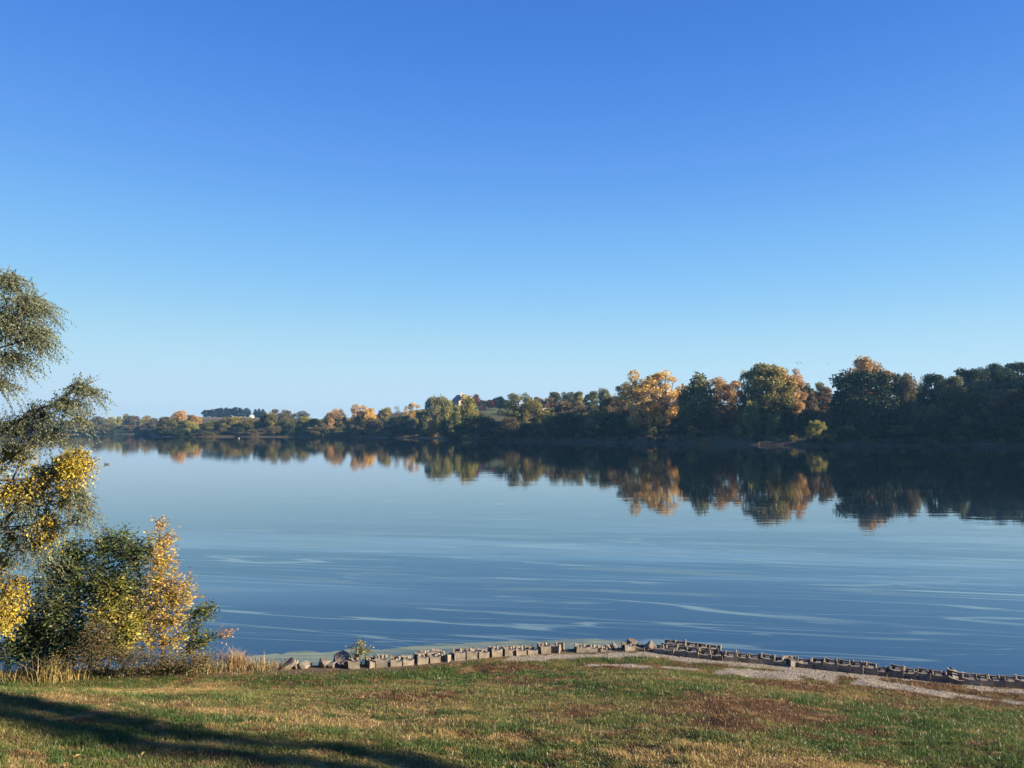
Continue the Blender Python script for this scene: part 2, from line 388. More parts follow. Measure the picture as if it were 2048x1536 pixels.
# ------------------------------------------------------------------ far shore terrain
K_PX = [-1500, -700, 150, 300, 326, 480, 700, 860, 960, 1060, 1300, 1650, 2048, 2400, 2800, 3400, 5000]
K_D = [1150, 1100, 1060, 1040, 655, 650, 610, 545, 430, 390, 322, 272, 246, 205, 165, 125, 75]
def shore_D(px): return np.interp(px, K_PX, K_D)
T_ROW = [-25, -6, 0, 2.5, 8, 25, 60, 150, 320, 650, 1300, 3000, 9000]
H_PX = [-1500, 150, 300, 410, 520, 640, 860, 960, 1060, 1300, 1650, 2048, 2400, 2800, 3400, 5000]
H_T = {  # ground height by distance behind the waterline
    -25: [-3] * 16, -6: [-1] * 16, 0: [-0.05] * 16,
    2.5: [.5, .5, .5, .5, .5, .4, .4, .7, .8, 1.2, 1.3, 1.2, 1.3, 1.4, 1.4, 1.4],
    8: [1, 1, 1, 1, 1, .8, .8, 1.2, 1.4, 2.6, 2.6, 1.9, 2.2, 2.4, 2.4, 2.4],
    25: [2, 2, 2, 2, 2, 1.6, 1.6, 3, 3.5, 4.5, 5, 5, 7, 8, 8, 8],
    60: [5, 5, 5, 5, 5, 4, 4, 7, 7, 7, 10, 13, 22, 24, 24, 24],
    150: [11, 10, 10, 10, 10, 10, 14, 16, 14, 14, 18, 24, 33, 40, 42, 42],
    320: [16, 15, 15, 18, 18, 17, 31, 32, 28, 26, 26, 32, 42, 50, 52, 52],
    650: [18, 18, 21, 28.5, 28.5, 23, 33, 34, 34, 32, 34, 38, 46, 52, 54, 54],
    1300: [18, 18, 21, 28.5, 28.5, 24, 33, 34, 34, 34, 36, 40, 46, 52, 54, 54],
    3000: [16, 16, 20, 28, 28, 24, 30, 30, 30, 30, 30, 34, 40, 46, 48, 48],
    9000: [10] * 16}
H_TAB = np.array([np.interp(np.arange(-1500, 5001, 10), H_PX, H_T[t]) for t in T_ROW])
def far_z(px, t):
    i = int(min(max((px + 1500) / 10, 0), 650)); return float(np.interp(t, T_ROW, H_TAB[:, i]))
pxs = np.unique(np.concatenate([np.arange(-1500, 4001, 25), np.array([296, 300, 305, 310, 315, 320, 326, 330])]))
trow = np.array([-25, -6, -2, 0, 1.2, 2.5, 5, 8, 14, 25, 40, 60, 85, 115, 150, 200, 260, 320, 420, 520, 650, 900, 1300, 2000.0])
P, T = np.meshgrid(pxs, trow)
D = shore_D(P)
Dj = D + (fbm(P * 0.02, P * 0 + 3, 51) - 0.5) * D * 0.02
Y = Dj + T; X = (P - 1024) / F * Y
Z = np.array([[far_z(p, t) for p, t in zip(rp, rt)] for rp, rt in zip(P, T)])
Z = Z + (fbm(X * 0.03, Y * 0.03, 53) - 0.5) * 2.5 * smooth(5, 60, T) + (fbm(X * .15, Y * .15, 55) - .5) * .7 * smooth(0, 6, T)
pf, tf = P.ravel(), T.ravel()
GR = np.array([0.06, 0.068, 0.028]); TN = np.array([0.20, 0.15, 0.075]); MUD = np.array([0.07, 0.05, 0.032])
nn = fbm(X.ravel() * 0.02, Y.ravel() * 0.02, 57)
fc = GR * (1 - nn[:, None]) + (TN * 0.6) * nn[:, None]
w = (1 - smooth(1.5, 10, tf))[:, None]; fc = fc * (1 - w) + MUD * w
w = ((1 - smooth(6, 16, tf)) * smooth(690, 730, pf) * (1 - smooth(860, 900, pf)))[:, None]; fc = fc * (1 - w) + np.array([0.21, 0.165, 0.105]) * w
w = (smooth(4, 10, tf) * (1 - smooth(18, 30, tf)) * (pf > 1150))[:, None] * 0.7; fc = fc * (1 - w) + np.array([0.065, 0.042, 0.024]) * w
w = (smooth(400, 560, tf) * (pf > 340) * (pf < 620))[:, None]; fc = fc * (1 - w) + np.array([0.19, 0.14, 0.075]) * w
w = (smooth(160, 220, tf) * (1 - smooth(500, 700, tf)) * smooth(880, 930, pf) * (1 - smooth(1000, 1060, pf)))[:, None]
fc = fc * (1 - w) + np.array([0.105, 0.12, 0.048]) * w
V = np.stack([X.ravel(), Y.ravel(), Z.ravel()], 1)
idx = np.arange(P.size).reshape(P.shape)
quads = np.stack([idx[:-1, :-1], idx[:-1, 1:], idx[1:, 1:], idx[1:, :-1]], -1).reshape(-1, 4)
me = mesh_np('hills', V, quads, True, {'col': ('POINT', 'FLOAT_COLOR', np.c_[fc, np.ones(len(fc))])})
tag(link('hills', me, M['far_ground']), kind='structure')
def far_pos(px, t):
    y = float(shore_D(px)) + t
    return Vector(((px - 1024) / F * y, y, far_z(px, t) - 0.3))

# ------------------------------------------------------------------ water
def water_mat():
    m, nt = new_mat('lake_water'); L = nt.links
    o = N(nt, 'ShaderNodeOutputMaterial'); p = N(nt, 'ShaderNodeBsdfPrincipled', IOR=1.333)
    g = N(nt, 'ShaderNodeNewGeometry')
    sx = N(nt, 'ShaderNodeSeparateXYZ'); L.new(g.outputs['Position'], sx.inputs[0])
    def noise(sxx, syy, detail, dist, rot=0.0, off=0.0):
        mp = N(nt, 'ShaderNodeMapping', vector_type='TEXTURE'); mp.inputs['Scale'].default_value = (1 / sxx, 1 / syy, 1); mp.inputs['Rotation'].default_value = (0, 0, rot)
        mp.inputs['Location'].default_value = (off, off * .7, 0)
        L.new(g.outputs['Position'], mp.inputs['Vector'])
        n = N(nt, 'ShaderNodeTexNoise', Scale=1.0, Detail=detail, Distortion=dist); L.new(mp.outputs[0], n.inputs['Vector']); return n.outputs['Fac']
    def mth(op, a, b=None, c=None):
        n = N(nt, 'ShaderNodeMath', operation=op)
        for i, v in enumerate((a, b, c)):
            if v is None: continue
            if isinstance(v, (int, float)): n.inputs[i].default_value = v
            else: L.new(v, n.inputs[i])
        return n.outputs[0]
    def mrange(v, a, b, c=0.0, d=1.0):
        n = N(nt, 'ShaderNodeMapRange', interpolation_type='SMOOTHSTEP')
        n.inputs['From Min'].default_value = a; n.inputs['From Max'].default_value = b; n.inputs['To Min'].default_value = c; n.inputs['To Max'].default_value = d
        L.new(v, n.inputs['Value']); return n.outputs[0]
    y = sx.outputs['Y']
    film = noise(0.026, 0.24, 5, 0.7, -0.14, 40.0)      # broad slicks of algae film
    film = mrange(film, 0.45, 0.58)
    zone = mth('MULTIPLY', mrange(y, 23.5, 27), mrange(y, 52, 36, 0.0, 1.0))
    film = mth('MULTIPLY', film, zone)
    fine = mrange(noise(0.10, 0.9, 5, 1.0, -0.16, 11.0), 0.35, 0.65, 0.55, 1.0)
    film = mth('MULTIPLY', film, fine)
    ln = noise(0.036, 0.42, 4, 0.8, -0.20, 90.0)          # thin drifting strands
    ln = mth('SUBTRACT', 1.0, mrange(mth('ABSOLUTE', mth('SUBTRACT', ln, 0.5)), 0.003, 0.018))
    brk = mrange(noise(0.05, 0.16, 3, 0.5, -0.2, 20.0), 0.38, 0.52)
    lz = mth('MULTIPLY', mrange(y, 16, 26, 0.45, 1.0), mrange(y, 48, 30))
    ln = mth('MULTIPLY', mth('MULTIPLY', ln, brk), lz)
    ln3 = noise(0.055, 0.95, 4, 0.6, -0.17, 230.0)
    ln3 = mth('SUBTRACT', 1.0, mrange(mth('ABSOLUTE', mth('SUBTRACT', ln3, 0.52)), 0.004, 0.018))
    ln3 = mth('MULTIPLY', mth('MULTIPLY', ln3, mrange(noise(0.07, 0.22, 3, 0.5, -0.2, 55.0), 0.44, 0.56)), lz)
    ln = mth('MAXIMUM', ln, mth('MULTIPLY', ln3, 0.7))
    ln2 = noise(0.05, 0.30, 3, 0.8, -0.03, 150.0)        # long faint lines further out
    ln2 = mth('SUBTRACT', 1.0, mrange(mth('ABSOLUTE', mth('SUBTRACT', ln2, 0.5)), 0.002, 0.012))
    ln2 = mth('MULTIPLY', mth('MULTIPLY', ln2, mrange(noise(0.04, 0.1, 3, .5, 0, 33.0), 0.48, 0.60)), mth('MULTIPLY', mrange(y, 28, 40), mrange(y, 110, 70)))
    scum = mth('MULTIPLY', mrange(noise(0.07, 0.5, 6, 1.5, -0.12, 64.0), 0.56, 0.66), zone)   # greenish scum islands
    depth = mrange(y, 18, 75)                            # the lake bed falls away from this shore
    bd = N(nt, 'ShaderNodeMix', data_type='RGBA'); bd.inputs['A'].default_value = (0.019, 0.045, 0.078, 1); bd.inputs['B'].default_value = (0.004, 0.011, 0.018, 1)
    L.new(depth, bd.inputs['Factor'])
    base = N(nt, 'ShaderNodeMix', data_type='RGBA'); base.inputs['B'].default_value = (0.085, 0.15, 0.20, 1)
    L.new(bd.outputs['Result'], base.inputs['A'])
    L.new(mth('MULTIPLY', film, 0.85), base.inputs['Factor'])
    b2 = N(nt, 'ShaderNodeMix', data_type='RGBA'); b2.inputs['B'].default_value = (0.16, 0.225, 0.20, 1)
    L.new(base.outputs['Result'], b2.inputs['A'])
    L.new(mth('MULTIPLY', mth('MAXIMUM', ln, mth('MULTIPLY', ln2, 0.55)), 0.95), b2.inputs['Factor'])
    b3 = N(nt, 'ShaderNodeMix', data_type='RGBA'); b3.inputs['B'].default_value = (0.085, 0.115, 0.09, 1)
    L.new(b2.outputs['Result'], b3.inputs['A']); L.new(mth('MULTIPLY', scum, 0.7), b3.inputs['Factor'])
    L.new(b3.outputs['Result'], p.inputs['Base Color'])
    rr = mth('ADD', 0.012, mth('MULTIPLY', film, 0.04)); L.new(rr, p.inputs['Roughness'])
    w1 = noise(0.35, 1.1, 3, 0.3, 0.05, 1.0); w2 = noise(0.06, 0.22, 2, 0.2, 0.1, 7.0)
    hgt = mth('ADD', mth('MULTIPLY', w1, 0.010), mth('MULTIPLY', w2, 0.02))
    b = N(nt, 'ShaderNodeBump', Strength=1.0, Distance=1.0); L.new(hgt, b.inputs['Height'])
    b.inputs['Strength'].default_value = 0.35
    L.new(b.outputs[0], p.inputs['Normal'])
    L.new(p.outputs[0], o.inputs['Surface'])
    return m
M['water'] = water_mat()
mb = MB(); mb.add([(-2500, 5, 0), (2500, 5, 0), (2500, 1500, 0), (-2500, 1500, 0)], [(0, 1, 2, 3)])
tag(link('lake_water', mb.mesh('lake_water'), M['water']), kind='structure')

# ------------------------------------------------------------------ leaf clouds
def rand_unit(n):
    v = rng.normal(size=(n, 3)); return v / np.linalg.norm(v, axis=1, keepdims=True)
def norm(v): return v / np.maximum(np.linalg.norm(v, axis=1, keepdims=True), 1e-9)
def leaves_mesh(name, pos, direc, nrm, length, width, attrs, fold=0.25):
    """each leaf: a diamond folded along its midrib, 2 triangles"""
    n = len(pos); direc = norm(direc); side = norm(np.cross(direc, nrm)); up = np.cross(side, direc)
    length = np.broadcast_to(np.asarray(length, float), (n,))[:, None]; width = np.broadcast_to(np.asarray(width, float), (n,))[:, None]
    v0 = pos; v2 = pos + direc * length
    mid = pos + direc * length * 0.45 - up * width * fold
    v1 = mid + side * width * 0.5 + up * width * fold * 2; v3 = mid - side * width * 0.5 + up * width * fold * 2
    V = np.stack([v0, v1, v2, v3], 1).reshape(-1, 3)
    b = np.arange(n)[:, None] * 4
    Fc = np.concatenate([b + [0, 1, 2], b + [0, 2, 3]], 1).reshape(-1, 3)
    at_ = {}
    for k, (typ, arr) in attrs.items():
        at_[k] = ('FACE', typ, np.repeat(arr, 2, axis=0))
    return mesh_np(name, V, Fc, False, at_)

def far_crown(name, lobes, n, size, droop=0.0, seed=0):
    """lobes: (cx,cy,cz,rx,ry,rz) in a tree of height 1"""
    g = np.random.default_rng(seed)
    lob = np.array(lobes); vol = (lob[:, 3] * lob[:, 4] * lob[:, 5]) ** 0.67
    k = g.choice(len(lob), n, p=vol / vol.sum())
    u = g.normal(size=(n, 3)); u /= np.linalg.norm(u, axis=1, keepdims=True)
    r = 0.35 + 0.72 * g.random(n) ** 0.55
    r = np.where(g.random(n) < 0.10, r * 1.3, r)
    pos = lob[k, :3] + u * r[:, None] * lob[k, 3:6]
    d = norm(g.normal(size=(n, 3)) + u * 0.6 + np.array([0, 0, -droop])); nr = norm(u * 0.9 + g.normal(size=(n, 3)) * 0.8 + np.array([0, 0, 0.4]))
    lr = g.random(len(lob))
    rnd = np.clip(0.5 * lr[k] + 0.5 * g.random(n) + 0.12 * u[:, 2], 0, 1)
    L_ = size * (0.6 + 0.8 * g.random(n))
    return leaves_mesh(name, pos, d, nr, L_, L_ * 0.75, {'rnd': ('FLOAT', rnd)}, 0.15)
def limb_tubes(lobes, trunk_top, r0, seed=0, bare=False):
    g = random.Random(seed); mb = MB()
    pts = [(0, 0, -0.02)]; rad = [r0 * 1.25]
    for i in range(1, 6):
        f = i / 5; pts.append((0.02 * g.uniform(-1, 1), 0.02 * g.uniform(-1, 1), trunk_top * f)); rad.append(r0 * (1 - 0.6 * f))
    mb.tube(pts, rad, 6)
    for l in lobes:
        s = g.uniform(0.3, 0.95); z0 = min(trunk_top * s, l[2] * 0.9)
        a = Vector((0, 0, z0)); b = Vector(l[:3]); m_ = a.lerp(b, 0.5) + Vector((g.uniform(-.02, .02), g.uniform(-.02, .02), 0.03))
        mb.tube([a, m_, b], [r0 * 0.5, r0 * 0.33, r0 * 0.12], 4)
        if bare:
            for j in range(4):
                e = b + Vector((g.uniform(-.09, .09), g.uniform(-.09, .09), g.uniform(0.02, .14)))
                mb.tube([m_.lerp(b, g.random()), e], [r0 * 0.16, r0 * 0.05], 3)
    return mb.mesh('trunk')

def gen_lobes(kind, seed):
    g = random.Random(seed); L_ = []
    if kind == 'lofty':       # round-headed tree about twice as tall as wide
        for i in range(60):
            a = g.uniform(0, 6.283); zz = g.uniform(0.10, 0.95)
            rr = 0.23 * math.sqrt(max(0.06, 1 - ((zz - 0.50) / 0.50) ** 2)) * g.uniform(0.45, 1.0)
            s = g.uniform(0.045, 0.085); L_.append((rr * math.cos(a), rr * math.sin(a), zz, s, s, s * 0.95))
    elif kind == 'airy':      # tall cottonwood with separate tufts
        for i in range(52):
            a = g.uniform(0, 6.283); zz = g.choice([g.uniform(0.15, 0.5), g.uniform(0.35, 0.9), g.uniform(0.5, 0.97)])
            rr = 0.25 * math.sqrt(max(0.10, 1 - ((zz - 0.58) / 0.46) ** 2)) * g.uniform(0.35, 1.0)
            s = g.uniform(0.04, 0.075); L_.append((rr * math.cos(a), rr * math.sin(a), zz, s, s, s * 0.85))
    elif kind == 'column':    # columnar poplar, about eight times as tall as wide
        for i in range(80):
            a = g.uniform(0, 6.283); zz = g.uniform(0.10, 0.97)
            rr = 0.045 * math.sqrt(max(0.05, 1 - ((zz - 0.45) / 0.55) ** 2)) * g.uniform(0.2, 1.0)
            s = g.uniform(0.012, 0.028); L_.append((rr * math.cos(a), rr * math.sin(a), zz, s, s, s * 1.3))
    elif kind == 'round':       # broad crown, width about equal to height
        for i in range(46):
            a = g.uniform(0, 6.283); zz = g.uniform(0.14, 0.93)
            rr = 0.40 * math.sqrt(max(0.05, 1 - ((zz - 0.52) / 0.47) ** 2)) * g.uniform(0.55, 1.0)
            s = g.uniform(0.065, 0.13); L_.append((rr * math.cos(a), rr * math.sin(a), zz, s, s, s * 0.95))
    elif kind == 'tall':      # poplar-like oval
        for i in range(24):
            a = g.uniform(0, 6.283); zz = g.uniform(0.16, 0.95)
            rr = 0.25 * math.sqrt(max(0.04, 1 - ((zz - 0.5) / 0.5) ** 2)) * g.uniform(0.4, 1.0)
            s = g.uniform(0.07, 0.12); L_.append((rr * math.cos(a), rr * math.sin(a), zz, s, s, s * 1.25))
    elif kind == 'open':      # cottonwood: limbs reaching up to separate tufts with sky between
        for i in range(46):
            a = g.uniform(0, 6.283); zz = g.choice([g.uniform(0.12, 0.5), g.uniform(0.3, 0.85), g.uniform(0.5, 0.96)])
            rr = 0.43 * math.sqrt(max(0.10, 1 - ((zz - 0.52) / 0.50) ** 2)) * g.uniform(0.25, 1.0)
            s = g.uniform(0.05, 0.10); L_.append((rr * math.cos(a), rr * math.sin(a), zz, s, s, s * 1.1))
    elif kind == 'dome':      # low spreading, foliage to the ground
        for i in range(40):
            a = g.uniform(0, 6.283); zz = g.uniform(0.06, 0.90)
            rr = 0.5 * math.sqrt(max(0.05, 1 - (zz / 1.0) ** 2)) * g.uniform(0.5, 1.0)
            s = g.uniform(0.08, 0.15); L_.append((rr * math.cos(a), rr * math.sin(a), zz, s * 1.1, s * 1.1, s * 0.85))
    elif kind == 'conifer':
        for i in range(26):
            zz = 0.06 + 0.9 * (i / 25); rr = 0.17 * (1 - zz) ** 0.8 + 0.01; a = i * 2.4
            L_.append((rr * .5 * math.cos(a), rr * .5 * math.sin(a), zz, rr * 0.9 + .02, rr * 0.9 + .02, 0.035))
    elif kind == 'bare':
        for i in range(16):
            a = g.uniform(0, 6.283); zz = g.uniform(0.4, 0.95); rr = 0.26 * g.uniform(0.3, 1) * (1.25 - zz)
            L_.append((rr * math.cos(a), rr * math.sin(a), zz, 0.06, 0.06, 0.08))
    return L_
VAR = {}
def make_variant(key, kind, seed, n, size, trunk_top=0.6, r0=0.02, droop=0.0):
    lb = gen_lobes(kind, seed)
    VAR[key] = (far_crown('crown_' + key, lb, n, size, droop, seed), limb_tubes(lb, trunk_top, r0, seed, kind == 'bare'))
for i in range(4): make_variant('round%d' % i, 'round', 100 + i, 10500, 0.036)
for i in range(4): make_variant('tall%d' % i, 'tall', 200 + i, 6500, 0.040, 0.8)
for i in range(4): make_variant('open%d' % i, 'open', 300 + i, 8000, 0.030, 0.65, 0.022)
for i in range(4): make_variant('lofty%d' % i, 'lofty', 700 + i, 11000, 0.027, 0.7, 0.02)
for i in range(4): make_variant('airy%d' % i, 'airy', 800 + i, 7800, 0.023, 0.75, 0.022)
for i in range(3): make_variant('dome%d' % i, 'dome', 400 + i, 10500, 0.042, 0.4)
for i in range(2): make_variant('conifer%d' % i, 'conifer', 500 + i, 3600, 0.034, 0.95, 0.012, 0.5)
for i in range(2): make_variant('column%d' % i, 'column', 900 + i, 9000, 0.0085, 0.9, 0.008)
for i in range(2): make_variant('bare%d' % i, 'bare', 600 + i, 700, 0.022, 0.7, 0.016)
for me_, tr_ in VAR.values():
    me_.materials.append(M['olive']); tr_.materials.append(M['bark'])

def plant(name, key, loc, h, w, mat, label, cat, group=None, rz=None):
    """one tree: an Empty at its foot with a crown and a trunk"""
    kd_ = key.rstrip('0123456789')
    if h > 1.35 * w and kd_ in ('round', 'open'): key = {'round': 'lofty', 'open': 'airy'}[kd_] + key[-1]
    natural = {'column': 0.115, 'lofty': 0.55, 'airy': 0.56, 'round': 0.98, 'tall': 0.62, 'open': 1.0, 'dome': 1.25, 'conifer': 0.36, 'bare': 0.5}[key.rstrip('0123456789')]
    sxy = 1.15 * w / natural
    root = empty(name, loc, random.uniform(0, 6.28) if rz is None else rz, (sxy, sxy, h))
    tag(root, label, cat, group)
    cm, tm = VAR[key]
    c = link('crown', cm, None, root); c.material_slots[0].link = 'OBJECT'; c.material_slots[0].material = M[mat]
    link('trunk', tm, None, root)
    return root
def shore_tree(px, top, wpx, t, key, mat, name, label, cat='tree', group=None):
    b = far_pos(px, t); tz = at(px, top, b.y).z
    h = max(2.0, tz - b.z); w = wpx / F * b.y
    return plant(name, key, b, h, w, mat, label, cat, group)

